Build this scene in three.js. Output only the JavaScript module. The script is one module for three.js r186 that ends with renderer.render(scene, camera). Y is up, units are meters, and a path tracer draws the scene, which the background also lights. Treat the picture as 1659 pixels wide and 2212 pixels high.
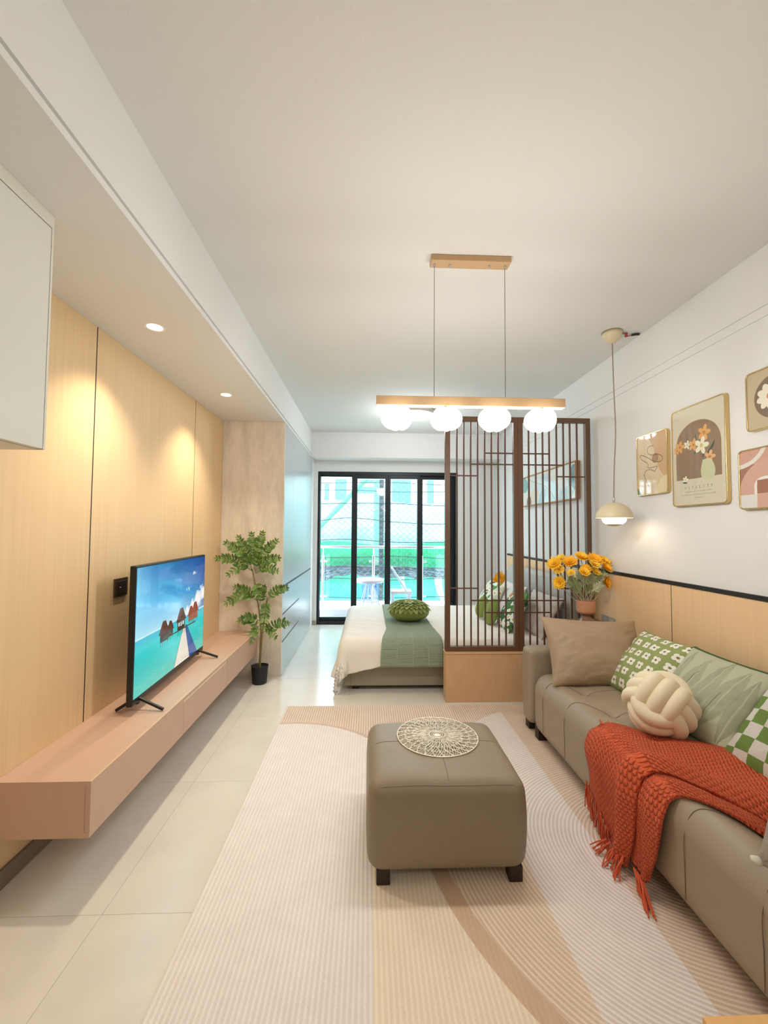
import * as THREE from 'three';
import { RoundedBoxGeometry } from 'three/addons/geometries/RoundedBoxGeometry.js';
import { mergeGeometries, mergeVertices } from 'three/addons/utils/BufferGeometryUtils.js';
import { ImprovedNoise } from 'three/addons/math/ImprovedNoise.js';
import { RectAreaLightUniformsLib } from 'three/addons/lights/RectAreaLightUniformsLib.js';

// ───────────── camera, sky, exposure ─────────────
const scene = new THREE.Scene();
const camera = new THREE.PerspectiveCamera(101.727, 1659 / 2212, 0.05, 100);
camera.position.set(0, 1.34, 0);
camera.rotation.set(0.04364, -0.03638, 0.00645, 'YXZ');
scene.add(camera);
const renderer = new THREE.WebGLRenderer({ antialias: true });
renderer.toneMapping = THREE.LinearToneMapping;
renderer.toneMappingExposure = 1.08;
renderer.shadowMap.enabled = true;
RectAreaLightUniformsLib.init();
scene.background = new THREE.Color(0.78, 0.91, 1.0);      // bright overcast sky
scene.backgroundIntensity = 10;
const LAMP = { chandelier: 0.6, spot: 3.4, pendant: 0.11, bedroom: 2.2, hall: 1.75 };

// ───────────── helpers ─────────────
const V = (x, y, z) => new THREE.Vector3(x, y, z);
const perlin = new ImprovedNoise();
const noise = (x, y = 0, z = 0.37) => perlin.noise(x, y, z);
const fbm = (x, y, o = 4) => { let s = 0, a = 0.5, f = 1; for (let i = 0; i < o; i++) { s += a * noise(x * f, y * f, 1.7 + i * 3.1); a *= 0.5; f *= 2.03; } return s; };
let seed = 12345;
const rnd = () => { seed = (seed * 1664525 + 1013904223) >>> 0; return seed / 4294967296; };
const rr = (a, b) => a + (b - a) * rnd();
const clamp = (x, a = 0, b = 1) => Math.min(b, Math.max(a, x));
const smooth = (a, b, x) => { const t = clamp((x - a) / (b - a)); return t * t * (3 - 2 * t); };
const lerp = (a, b, t) => a + (b - a) * t;
const used = {};
const numbered = (n) => { const k = (used[n] = (used[n] ?? -1) + 1); return k ? n + '_' + String(k).padStart(3, '0') : n; };
const std = (color, roughness = 0.8, extra = {}) => new THREE.MeshStandardMaterial({ color, roughness, ...extra });
const phys = (color, roughness = 0.8, extra = {}) => new THREE.MeshPhysicalMaterial({ color, roughness, ...extra });
function shade(o) { o.traverse((c) => { if (c.isMesh) { c.castShadow = true; c.receiveShadow = true; } }); return o; }
function mesh(name, geo, mat, parent, x = 0, y = 0, z = 0) {
  const m = new THREE.Mesh(geo, mat); m.name = name; m.position.set(x, y, z); m.castShadow = m.receiveShadow = true;
  if (parent) parent.add(m); return m;
}
function thing(name, label, category, pos = [0, 0, 0], turn = 0, group) {
  const o = new THREE.Group(); o.name = numbered(name); o.position.set(...pos); o.rotation.y = turn;
  o.userData = { label, category }; if (group) o.userData.group = group; scene.add(o); return o;
}
function single(name, geo, mat, label, category, pos = [0, 0, 0], group) {
  const m = mesh(numbered(name), geo, mat, scene, ...pos); m.userData = { label, category }; if (group) m.userData.group = group; return m;
}
function structGroup(name, label) { const o = new THREE.Group(); o.name = name; o.userData = { kind: 'structure', label, category: 'structure' }; delete o.userData.category; scene.add(o); return o; }
function struct(name, geo, mat, label, pos = [0, 0, 0]) { const m = mesh(name, geo, mat, scene, ...pos); m.userData = { kind: 'structure', label }; return m; }
function bx(w, h, d, x = 0, y = 0, z = 0) {             // box with uv in metres
  const g = new THREE.BoxGeometry(w, h, d), uv = g.attributes.uv, dims = [[d, h], [d, h], [w, d], [w, d], [w, h], [w, h]];
  for (let f = 0; f < 6; f++) for (let k = 0; k < 4; k++) { const i = f * 4 + k; uv.setXY(i, uv.getX(i) * dims[f][0], uv.getY(i) * dims[f][1]); }
  g.translate(x, y, z); return g;
}
const span = (x0, x1, y0, y1, z0, z1) => bx(Math.abs(x1 - x0), Math.abs(y1 - y0), Math.abs(z1 - z0), (x0 + x1) / 2, (y0 + y1) / 2, (z0 + z1) / 2);
const rspan = (x0, x1, y0, y1, z0, z1, r = 0.003, s = 2) => { const g = new RoundedBoxGeometry(Math.abs(x1 - x0), Math.abs(y1 - y0), Math.abs(z1 - z0), s, r); g.translate((x0 + x1) / 2, (y0 + y1) / 2, (z0 + z1) / 2); return g; };
const merge = (l) => mergeGeometries(l.map((g) => (g.index ? g.toNonIndexed() : g)));
function rod(a, b, r, n = 8) {
  const d = b.clone().sub(a), g = new THREE.CylinderGeometry(r, r, d.length(), n, 1);
  g.applyQuaternion(new THREE.Quaternion().setFromUnitVectors(V(0, 1, 0), d.clone().normalize())); g.translate(...a.clone().add(b).multiplyScalar(0.5).toArray()); return g;
}
const tube = (pts, r, n = 24, s = 6, closed = false) => new THREE.TubeGeometry(new THREE.CatmullRomCurve3(pts, closed), n, r, s, closed);
const lathe = (pts, n = 32) => new THREE.LatheGeometry(pts.map(([x, y]) => new THREE.Vector2(x, y)), n);
function tex(w, h, fn, srgb = true, rep) {               // fn(u,v,x,y) -> [r,g,b] 0..255
  const d = new Uint8Array(w * h * 4);
  for (let y = 0; y < h; y++) for (let x = 0; x < w; x++) { const c = fn((x + 0.5) / w, (y + 0.5) / h, x, y), i = (y * w + x) * 4; d[i] = clamp(c[0], 0, 255); d[i + 1] = clamp(c[1], 0, 255); d[i + 2] = clamp(c[2], 0, 255); d[i + 3] = 255; }
  const t = new THREE.DataTexture(d, w, h); t.magFilter = THREE.LinearFilter; t.minFilter = THREE.LinearFilter; t.wrapS = t.wrapT = THREE.RepeatWrapping;
  if (srgb) t.colorSpace = THREE.SRGBColorSpace; if (rep) t.repeat.set(...rep); t.needsUpdate = true; return t;
}
function canvasTex(w, h, draw, srgb = true) {
  const c = document.createElement('canvas'); c.width = w; c.height = h; draw(c.getContext('2d'), w, h);
  const t = new THREE.CanvasTexture(c); if (srgb) t.colorSpace = THREE.SRGBColorSpace; return t;
}
// soft rounded box, displaced: fn(p, n) may change p
function softBox(w, h, d, r, nx, ny, nz, fn) {
  const g0 = new THREE.BoxGeometry(w, h, d, nx, ny, nz); g0.deleteAttribute('uv'); g0.deleteAttribute('normal');
  const g = mergeVertices(g0), p = g.attributes.position, a = V(), c = V();
  const uv = new Float32Array(p.count * 2);
  for (let i = 0; i < p.count; i++) {
    a.fromBufferAttribute(p, i); uv[2 * i] = a.x + a.y * 0.7; uv[2 * i + 1] = a.z + a.y * 0.7;
    // spread samples towards the rounded rims
    c.set(clamp(a.x, -w / 2 + r, w / 2 - r), clamp(a.y, -h / 2 + r, h / 2 - r), clamp(a.z, -d / 2 + r, d / 2 - r));
    const n = a.clone().sub(c); if (n.lengthSq() > 1e-9) { n.normalize(); a.copy(c).addScaledVector(n, r); } 
    if (fn) fn(a, n);
    p.setXYZ(i, a.x, a.y, a.z);
  }
  g.setAttribute('uv', new THREE.BufferAttribute(uv, 2)); g.computeVertexNormals(); return g;
}
// thick cloth from a parametric sheet f(u,v) -> Vector3; uv in metres (lu, lv)
function shell(f, nu, nv, th, lu = 1, lv = 1) {
  const P = [], N = []; for (let j = 0; j <= nv; j++) for (let i = 0; i <= nu; i++) P.push(f(i / nu, j / nv));
  const at = (i, j) => P[clamp(j, 0, nv) * (nu + 1) + clamp(i, 0, nu)];
  for (let j = 0; j <= nv; j++) for (let i = 0; i <= nu; i++) N.push(at(i + 1, j).clone().sub(at(i - 1, j)).cross(at(i, j + 1).clone().sub(at(i, j - 1))).normalize());
  const pos = [], uv = [], idx = [], K = P.length;
  for (const s of [0.5, -0.5]) P.forEach((p, k) => { pos.push(p.x + N[k].x * th * s, p.y + N[k].y * th * s, p.z + N[k].z * th * s); uv.push((k % (nu + 1)) / nu * lu, Math.floor(k / (nu + 1)) / nv * lv); });
  for (let j = 0; j < nv; j++) for (let i = 0; i < nu; i++) { const a = j * (nu + 1) + i, b = a + 1, c = a + nu + 1, d = c + 1; idx.push(a, b, c, b, d, c, a + K, c + K, b + K, b + K, c + K, d + K); }
  const side = (a, b) => idx.push(a, a + K, b, b, a + K, b + K);
  for (let i = 0; i < nu; i++) { side(i, i + 1); const o = nv * (nu + 1); side(o + i + 1, o + i); }
  for (let j = 0; j < nv; j++) { side((j + 1) * (nu + 1), j * (nu + 1)); side(j * (nu + 1) + nu, (j + 1) * (nu + 1) + nu); }
  const g = new THREE.BufferGeometry(); g.setAttribute('position', new THREE.Float32BufferAttribute(pos, 3)); g.setAttribute('uv', new THREE.Float32BufferAttribute(uv, 2)); g.setIndex(idx); g.computeVertexNormals(); return g;
}
// one half (side = 1 front, -1 back) or both of a cushion lying in the xy plane
function pillowGeo(w, h, t, { n = 30, pinch = 0.06, wr = 0.006, sd = 0, sides = [1, -1], p = 2.4, slump = 0 } = {}) {
  const gs = [];
  for (const s of sides) {
    const pos = [], uv = [], idx = [];
    for (let j = 0; j <= n; j++) for (let i = 0; i <= n; i++) {
      const ss = (k) => { const q = k / n * 2 - 1; return Math.sign(q) * (1 - Math.pow(1 - Math.abs(q), 1.35)); };
      const u = ss(i), v = ss(j), e = Math.max(0, (1 - Math.pow(Math.abs(u), p)) * (1 - Math.pow(Math.abs(v), p)));
      const x = u * w / 2 * (1 - pinch * (1 - v * v)), y = v * h / 2 * (1 - pinch * (1 - u * u));
      const rim = 1 - Math.min(1 - Math.abs(u), 1 - Math.abs(v));
      let z = t / 2 * Math.pow(e, 0.55) * (1 - slump * v);
      z += wr * Math.pow(e, 0.35) * (noise(u * 2.1 + sd, v * 2.1, sd) * 2 + rim * noise(u * 7 + sd, v * 7, 3 + sd) * 2.2);
      pos.push(x, y, s * z); uv.push(s > 0 ? (u + 1) / 2 : (1 - u) / 2, (v + 1) / 2);
    }
    for (let j = 0; j < n; j++) for (let i = 0; i < n; i++) { const a = j * (n + 1) + i, b = a + 1, c = a + n + 1, d = c + 1; s > 0 ? idx.push(a, b, d, a, d, c) : idx.push(a, d, b, a, c, d); }
    const g = new THREE.BufferGeometry(); g.setAttribute('position', new THREE.Float32BufferAttribute(pos, 3)); g.setAttribute('uv', new THREE.Float32BufferAttribute(uv, 2)); g.setIndex(idx); g.computeVertexNormals(); gs.push(g);
  }
  return gs.length > 1 ? merge(gs) : gs[0];
}
function pillowRim(w, h, pinch, r) {                     // piping round a cushion
  const pts = [], N = 12; const E = (u, v) => V(u * w / 2 * (1 - pinch * (1 - v * v)), v * h / 2 * (1 - pinch * (1 - u * u)), 0);
  for (let k = 0; k < N; k++) pts.push(E(-1 + 2 * k / N, -1)); for (let k = 0; k < N; k++) pts.push(E(1, -1 + 2 * k / N));
  for (let k = 0; k < N; k++) pts.push(E(1 - 2 * k / N, 1)); for (let k = 0; k < N; k++) pts.push(E(-1, 1 - 2 * k / N));
  return tube(pts, r, 96, 6, true);
}
// put an object whose local x/y/z follow right/up/facing
function orient(o, center, right, up) { const x = right.clone().normalize(), z = x.clone().cross(up).normalize(), y = z.clone().cross(x); o.quaternion.setFromRotationMatrix(new THREE.Matrix4().makeBasis(x, y, z)); o.position.copy(center); return o; }
function leafGeo(l, w, curl = 0.15, fold = 0.15) {        // a leaf from the origin along +y
  const pos = [], idx = [], uv = [], S = 5;
  for (let k = 0; k <= S; k++) { const t = k / S, ww = w / 2 * Math.pow(Math.sin(Math.PI * Math.min(0.985, 0.06 + t * 0.94)), 0.8), z = curl * l * t * t; pos.push(-ww, t * l, z + fold * ww, 0, t * l, z, ww, t * l, z + fold * ww); uv.push(0, t, 0.5, t, 1, t); }
  for (let k = 0; k < S; k++) { const a = k * 3; idx.push(a, a + 1, a + 4, a, a + 4, a + 3, a + 1, a + 2, a + 5, a + 1, a + 5, a + 4); }
  const g = new THREE.BufferGeometry(); g.setAttribute('position', new THREE.Float32BufferAttribute(pos, 3)); g.setAttribute('uv', new THREE.Float32BufferAttribute(uv, 2)); g.setIndex(idx); g.computeVertexNormals(); return g;
}

// ───────────── shared materials ─────────────
const plasterBump = tex(256, 256, (u, v, x, y) => { const n = 128 + 60 * noise(x * 0.31, y * 0.31) + 40 * noise(x * 0.083, y * 0.083, 5); return [n, n, n]; }, false, [2.2, 2.2]);
const woodTex = (c0, c1, rep, sd) => tex(512, 512, (u, v, x, y) => {
  const g = 0.5 + 0.5 * noise(x * 0.33 + sd, y * 0.006, sd) * 0.9 + 0.28 * noise(x * 0.06 + sd, y * 0.004, 7 + sd) + 0.16 * noise(x * 0.9, y * 0.02, 2);
  const t = clamp(g); return [lerp(c0[0], c1[0], t), lerp(c0[1], c1[1], t), lerp(c0[2], c1[2], t)];
}, true, rep);
const M = {
  wall: std('#e8e8e6', 0.9, { bumpMap: plasterBump, bumpScale: 0.0006 }),
  ceiling: std('#e4e3df', 0.93, { bumpMap: plasterBump, bumpScale: 0.0006 }),
  black: std('#1d1917', 0.55),
  alu: std('#22272b', 0.42, { metalness: 0.35 }),
  lacquer: phys('#bfc6c8', 0.32, { clearcoat: 0.25, clearcoatRoughness: 0.25 }),
  lacquerEdge: std('#d9d6cd', 0.5),
  gap: std('#6d6877', 0.7),
  panelWood: phys('#ffffff', 0.5, { map: woodTex([231, 198, 150], [241, 211, 165], [0.9, 0.42], 3), clearcoat: 0.08, clearcoatRoughness: 0.5 }),
  panelWoodR: phys('#ffffff', 0.5, { map: woodTex([236, 198, 150], [245, 211, 166], [0.9, 0.42], 9), clearcoat: 0.08, clearcoatRoughness: 0.5 }),
  cabinet: phys('#ffffff', 0.55, { map: woodTex([207, 171, 148], [213, 178, 156], [0.8, 0.8], 21) }),
  boxWood: phys('#ffffff', 0.5, { map: woodTex([208, 168, 126], [220, 181, 140], [0.6, 1.1], 31) }),
  pillar: std('#ffffff', 0.7, { map: tex(256, 512, (u, v, x, y) => { const n = fbm(x * 0.02, y * 0.008, 5) * 34 + fbm(x * 0.11, y * 0.06, 3) * 12; return [234 + n, 222 + n, 206 + n]; }, true, [1.6, 0.42]) }),
  leather: (() => { const b = tex(256, 256, (u, v, x, y) => { const n = 128 + 90 * noise(x * 0.42, y * 0.42) + 50 * noise(x * 0.17, y * 0.17, 4); return [n, n, n]; }, false, [9, 9]); return phys('#978771', 0.46, { bumpMap: b, bumpScale: 0.0007, clearcoat: 0.12, clearcoatRoughness: 0.5 }); })(),
  sofaLeather: null,
  seam: std('#766754', 0.8),
  bedLeather: std('#9d927d', 0.6),
  foot: std('#2a1712', 0.5),
  dark: phys('#65462f', 0.45, { clearcoat: 0.2, clearcoatRoughness: 0.4 }),
  slat: phys('#5d3a2b', 0.5),
  steel: std('#c9ced2', 0.25, { metalness: 0.95 }),
  gold: std('#d6bb84', 0.24, { metalness: 0.95 }),
  glass: phys('#ffffff', 0.0, { transmission: 1, thickness: 0, ior: 1.5, specularIntensity: 1 }),
  plastic: std('#17181a', 0.4),
  cloth: std('#f3ece4', 0.95),
};
M.sofaLeather = M.leather.clone(); M.sofaLeather.color.set('#a2917b'); M.leather.color.set('#8f7f68');

// ═════════════ the room ═════════════
const XL = -1.36, XR = 1.84, ZB = -5.98, ZN = 1.7, CEIL = 2.68, SOF = 2.345, XB = -0.79, ZW = -3.89;
{ // floor: slab with square porcelain tiles
  const f = structGroup('floor', 'pale beige porcelain tile floor of the whole flat');
  mesh('slab', span(XL - 0.15, XR + 0.15, -0.2, -0.0025, ZN + 0.15, ZB - 0.1), std('#cfc5b2', 0.9), f);
  const tone = [0, 1, 2].map((k) => phys('#ffffff', 0.2, { map: tex(256, 256, (u, v, x, y) => { const n = fbm(x * 0.016 + k * 9, y * 0.016, 4) * 9 + noise(x * 0.5, y * 0.5, k) * 2.5; return [228 + n, 223 + n, 212 + n * 0.9]; }, true, [1.3, 1.3]), clearcoat: 0.2, clearcoatRoughness: 0.2 }));
  const T = 0.766, X0 = -0.915 - T, Z0 = -1.54 - 6 * T; let k = 0;
  for (let i = 0; i < 5; i++) for (let j = 0; j < 10; j++) {
    const x0 = Math.max(XL, X0 + i * T), x1 = Math.min(XR, X0 + (i + 1) * T), z0 = Math.max(ZB, Z0 + j * T), z1 = Math.min(ZN, Z0 + (j + 1) * T);
    if (x1 - x0 < 0.01 || z1 - z0 < 0.01) continue;
    mesh('tile', span(x0 + 0.0006, x1 - 0.0006, -0.0025, 0, z0 + 0.0006, z1 - 0.0006), tone[(i * 2 + j * 3 + (k++ % 2)) % 3], f);
  }
}
struct('ceiling', span(XL - 0.15, XR + 0.15, CEIL, CEIL + 0.15, ZN + 0.15, ZB - 0.1), M.ceiling, 'plain off-white ceiling');
{ // left beam and soffit over the television wall
  const b = structGroup('trim_1', 'white ceiling beam with a shadow groove along the left side');
  mesh('beam', span(XL - 0.14, XB, 2.383, CEIL, ZN, ZB), M.wall, b);
  mesh('groove', span(XL - 0.14, XB - 0.012, 2.369, 2.383, ZN, ZB), M.wall, b);
  mesh('beam_lip', span(XL - 0.14, XB, SOF, 2.369, ZN, ZB), M.wall, b);
}
{ // left wall with wood panels and black joints
  const w = structGroup('wall_left', 'left wall clad with tall honey wood panels');
  mesh('wall_body', span(XL - 0.15, XL - 0.012, 0, CEIL, ZN, ZB), M.wall, w);
  const zs = [ZN - 0.001, 0.27, -0.91, -2.09, -3.275, ZW];
  for (let k = 0; k < 5; k++) mesh('panel', span(XL - 0.012, XL, 0.07, SOF - 0.001, zs[k] - (k ? 0.004 : 0), zs[k + 1] + (k < 4 ? 0.004 : 0)), M.panelWood, w);
  for (let k = 1; k < 5; k++) mesh('joint_strip', span(XL - 0.012, XL - 0.0008, 0.07, SOF - 0.001, zs[k] - 0.004, zs[k] + 0.004), M.black, w);
  const b = struct('baseboard_left', span(XL, XL + 0.012, 0, 0.07, ZN, ZW), std('#8d8376', 0.4, { metalness: 0.3 }), 'narrow grey metal baseboard under the wood panels');
}
{ // right wall: white plaster above, wood wainscot below with black rail
  const w = structGroup('wall_right', 'right wall, white plaster over a wood wainscot with black rail');
  mesh('wall_body', merge([span(XR, XR + 0.15, 0, 2.338, ZN, ZB), span(XR, XR + 0.15, 2.351, 2.391, ZN, ZB), span(XR, XR + 0.15, 2.402, CEIL, ZN, ZB)]), M.wall, w);
  mesh('groove', merge([span(XR + 0.006, XR + 0.15, 2.338, 2.351, ZN, ZB), span(XR + 0.006, XR + 0.15, 2.391, 2.402, ZN, ZB)]), M.wall, w);
  const zs = [ZN, 0.98, -0.17, -1.32, -2.47, -3.62, -4.77, -5.45];
  for (let k = 0; k < 7; k++) mesh('panel', span(XR - 0.012, XR, 0, 1.022, zs[k] - (k ? 0.003 : 0), zs[k + 1] + (k < 6 ? 0.003 : 0)), M.panelWoodR, w);
  for (let k = 1; k < 7; k++) mesh('joint_strip', span(XR - 0.0112, XR, 0, 1.022, zs[k] - 0.003, zs[k] + 0.003), M.black, w);
  mesh('rail', span(XR - 0.016, XR, 1.022, 1.045, ZN, -5.45), M.black, w);
}
struct('wall_return', span(XL, XB, 0, SOF - 0.001, -5.766, ZB + 0.001), M.wall, 'short white wall beside the balcony door');
struct('wall_rear', span(XL - 0.15, XR + 0.15, 0, CEIL, ZN, ZN + 0.15), M.wall, 'plain wall behind the viewer');
{ // back wall with door opening and dropped header
  const w = structGroup('wall_back', 'white wall around the sliding balcony door');
  mesh('wall_body', merge([span(XL - 0.15, -0.733, 0, 2.18, ZB, ZB - 0.2), span(1.29, XR + 0.15, 0, 2.18, ZB, ZB - 0.2), span(XL - 0.15, XR + 0.15, 2.18, CEIL, ZB, ZB - 0.2)]), M.wall, w);
  mesh('header', span(XB + 0.001, XR, 2.335, CEIL, -5.69, ZB), M.wall, w);
  struct('baseboard_back', span(XB, -0.735, 0, 0.06, ZB, ZB + 0.012), std('#a39a8f', 0.5), 'short grey baseboard beside the balcony door');
}
{ // sliding door
  const d = structGroup('door_1', 'black framed sliding glass balcony door with four narrow leaves');
  const z0 = ZB - 0.02, z1 = ZB - 0.12;
  mesh('frame', merge([span(-0.733, -0.70, 0, 2.18, z0, z1), span(1.25, 1.29, 0, 2.18, z0, z1), span(-0.70, 1.25, 2.135, 2.18, z0, z1), span(-0.70, 1.25, 0, 0.04, z0, z1)]), M.alu, d);
  const leaf = (x0, x1, s0, s1, zc, top) => {
    const l = mesh('door_leaf', merge([rspan(x0, x0 + s0, 0.04, 2.135, zc - 0.02, zc + 0.02, 0.003), rspan(x1 - s1, x1, 0.04, 2.135, zc - 0.02, zc + 0.02, 0.003), span(x0 + s0, x1 - s1, 2.135 - top, 2.135, zc - 0.018, zc + 0.018), span(x0 + s0, x1 - s1, 0.04, 0.09, zc - 0.018, zc + 0.018)]), M.alu, d);
    mesh('glass_pane', span(x0 + s0, x1 - s1, 0.09, 2.135 - top, zc - 0.003, zc + 0.003), M.glass, l); return l;
  };
  leaf(-0.70, -0.205, 0.004, 0.043, ZB - 0.092, 0.02);
  const l2 = leaf(-0.248, 0.274, 0.081, 0.041, ZB - 0.045, 0.05);
  leaf(0.274, 0.744, 0.04, 0.041, ZB - 0.045, 0.05);
  const l4 = leaf(0.703, 1.25, 0.082, 0.12, ZB - 0.092, 0.05);
  mesh('lock_plate', rspan(-0.214, -0.2, 1.0, 1.13, ZB - 0.026, ZB - 0.018, 0.002), M.plastic, l2);
  mesh('lock_plate', rspan(1.2, 1.214, 0.95, 1.08, ZB - 0.073, ZB - 0.064, 0.002), M.plastic, l4);
}

// ═════════════ balcony and what lies beyond ═════════════
{
  const f = structGroup('balcony_floor', 'white tiled balcony floor with a grey tiled step');
  mesh('lower_floor', span(-1.6, 2.4, -0.15, 0, ZB - 0.2, -6.57), phys('#e8eaec', 0.3), f);
  const gt = std('#c3c6ca', 0.5);
  for (let k = 0; k < 8; k++) mesh('step_tile', span(-1.5 + k * 0.49 + 0.0015, -1.5 + (k + 1) * 0.49 - 0.0015, 0, 0.1, -6.57, -6.58), gt, f);
  mesh('upper_floor', span(-1.6, 2.4, -0.15, 0.1, -6.581, -7.3), std('#d7dade', 0.5), f);
  mesh('step_coping', span(-1.6, 2.4, 0.1, 0.114, -6.56, -7.3), std('#f0f2f3', 0.4), f);
  struct('balcony_ceiling', merge([span(-2.0, 2.8, 2.42, 2.6, ZB - 0.2, -7.3), span(-2.0, 2.8, 2.23, 2.42, -7.15, -7.3)]), std('#e9eaea', 0.9), 'underside of the balcony above');
}
{ // railing
  const r = thing('balcony_railing', 'stainless steel balcony railing with glass infill outside the sliding door', 'railing', [0, 0.114, -7.05]);
  mesh('handrail', (() => { const g = rod(V(-1.6, 0.94, 0), V(2.4, 0.94, 0), 0.025, 16); return g; })(), M.steel, r);
  for (const x of [-1.55, -0.76, 0.085, 0.9, 1.7]) {
    const p = mesh('post', merge([rod(V(x, 0, 0), V(x, 0.8, 0), 0.024, 14), rod(V(x, 0.8, 0), V(x, 0.94, 0), 0.01, 10)]), M.steel, r);
    for (const y of [0.12, 0.7]) for (const s of [-1, 1]) mesh('glass_clamp', rspan(x + s * 0.02, x + s * 0.075, y - 0.015, y + 0.015, -0.014, 0.014, 0.01), M.steel, p);
  }
  const xs = [-1.55, -0.76, 0.085, 0.9, 1.7]; for (let k = 0; k < 4; k++) mesh('glass_panel', span(xs[k] + 0.05, xs[k + 1] - 0.05, 0.05, 0.82, -0.004, 0.004), M.glass, r);
}
{ // bistro table
  const t = thing('bistro_table', 'small round white bistro table on the balcony', 'table', [0.026, 0.114, -6.76]);
  const wm = std('#aeb9c9', 0.5);
  mesh('tabletop', (() => { const g = lathe([[0, 0.415], [0.225, 0.415], [0.232, 0.422], [0.232, 0.436], [0.225, 0.443], [0, 0.443]], 40); return g; })(), std('#cbbfbf', 0.45), t);
  mesh('apron', lathe([[0.18, 0.385], [0.215, 0.385], [0.215, 0.4149], [0.18, 0.4149]], 36), wm, t);
  for (let k = 0; k < 6; k++) { const a = k * Math.PI / 3 + 0.3; mesh('leg', rod(V(0.05 * Math.cos(a), 0.385, 0.05 * Math.sin(a)), V(0.17 * Math.cos(a), 0, 0.17 * Math.sin(a)), 0.009, 8), wm, t); }
  mesh('shelf_ring', (() => { const g = new THREE.TorusGeometry(0.125, 0.008, 8, 28); g.rotateX(Math.PI / 2); g.translate(0, 0.09, 0); return g; })(), wm, t);
}
{ // folding chair
  const c = thing('balcony_chair', 'white slatted folding chair beside the round balcony table', 'chair', [0.53, 0.114, -6.78]);
  const wm = std('#b6c0cd', 0.5), wt = std('#c4b5a3', 0.6);
  for (let k = 0; k < 6; k++) mesh('seat_slat', rspan(-0.17 + k * 0.056, -0.17 + k * 0.056 + 0.05, 0.245, 0.26, -0.16, 0.16, 0.004), wt, c);
  for (const z of [-0.135, 0.135]) mesh('seat_rail', rspan(-0.17, 0.166, 0.215, 0.245, z - 0.015, z + 0.015, 0.003), wm, c);
  for (const z of [-0.135, 0.135]) { mesh('leg', rspan(0.1, 0.145, 0, 0.215, z - 0.015, z + 0.015, 0.004), wm, c); mesh('leg', rspan(-0.16, -0.115, 0, 0.215, z - 0.015, z + 0.015, 0.004), wm, c); mesh('back_post', rod(V(0.09, 0.24, z), V(-0.15, 0.62, z), 0.016, 8), wm, c); }
  for (let k = 0; k < 3; k++) { const t = 0.55 + k * 0.2; mesh('back_slat', rod(V(0.09 - 0.24 * t, 0.24 + 0.38 * t, -0.135), V(0.09 - 0.24 * t, 0.24 + 0.38 * t, 0.135), 0.014, 8), wm, c); }
  mesh('brace', rod(V(-0.13, 0.11, 0.135), V(0.12, 0.11, 0.135), 0.008, 6), wm, c);
}
struct('ground_outside', span(-14, 14, -1.3, -1.2, -7.4, -40), std('#a7b3ab', 0.95), 'ground of the building site outside');
{ // chain-link fence with strand wires
  const f = thing('chain_link_fence', 'diamond wire fence with strand wires beyond the balcony railing', 'fence', [0, -1.2, -8]);
  const wm = std('#3f7d86', 0.7), g = [], X0 = -2.2, X1 = 3.2, Y0 = 0, Y1 = 4.6, p = 0.125, rise = 0.9;
  for (const s of [1, -1]) for (let c = -60; c < 90; c++) {
    const x = X0 + c * p; let a = V(x, Y0, 0), b = V(x + s * (Y1 - Y0) / rise, Y1, 0); const t0 = clamp(((s > 0 ? X0 : X1) - a.x) / (b.x - a.x)), t1 = clamp(((s > 0 ? X1 : X0) - a.x) / (b.x - a.x));
    if (t1 - t0 < 0.01) continue; const A = a.clone().lerp(b, t0), B = a.clone().lerp(b, t1);
    for (let k = 0; k < 6; k++) { const q = A.clone().lerp(B, k / 6), w = A.clone().lerp(B, (k + 1) / 6); q.z = 0.004 * s; w.z = 0.004 * s; g.push(rod(q, w, 0.0034, 4)); }
  }
  const mm = mesh('wire_mesh', merge(g), wm, f); mm.userData.kind = 'stuff';
  for (const [y, sag] of [[0.95, 0.02], [1.27, -0.02], [1.62, 0.02], [1.84, -0.01], [2.03, 0.02], [2.34, 0.03], [2.72, -0.06], [3.05, 0.02], [3.3, 0.015], [3.45, -0.02]]) mesh('strand_wire', tube([0, 1, 2, 3, 4, 5, 6].map((k) => V(X0 + k * 0.9, y + sag * Math.sin(k * 2.1 + y * 7) - 0.01 * k * 0.3, 0.012)), 0.0075, 40, 5), std('#20363b', 0.8), f);
  mesh('concrete_post', rspan(0.2, 0.29, 0, 4.2, -0.14, -0.05, 0.008), std('#4c4d50', 0.95, { bumpMap: plasterBump, bumpScale: 0.01 }), f);
  for (const x of [-2.15, 3.1]) mesh('concrete_post', rspan(x, x + 0.09, 0, 4.2, -0.14, -0.05, 0.008), std('#6e6f72', 0.95), f);
}
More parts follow.
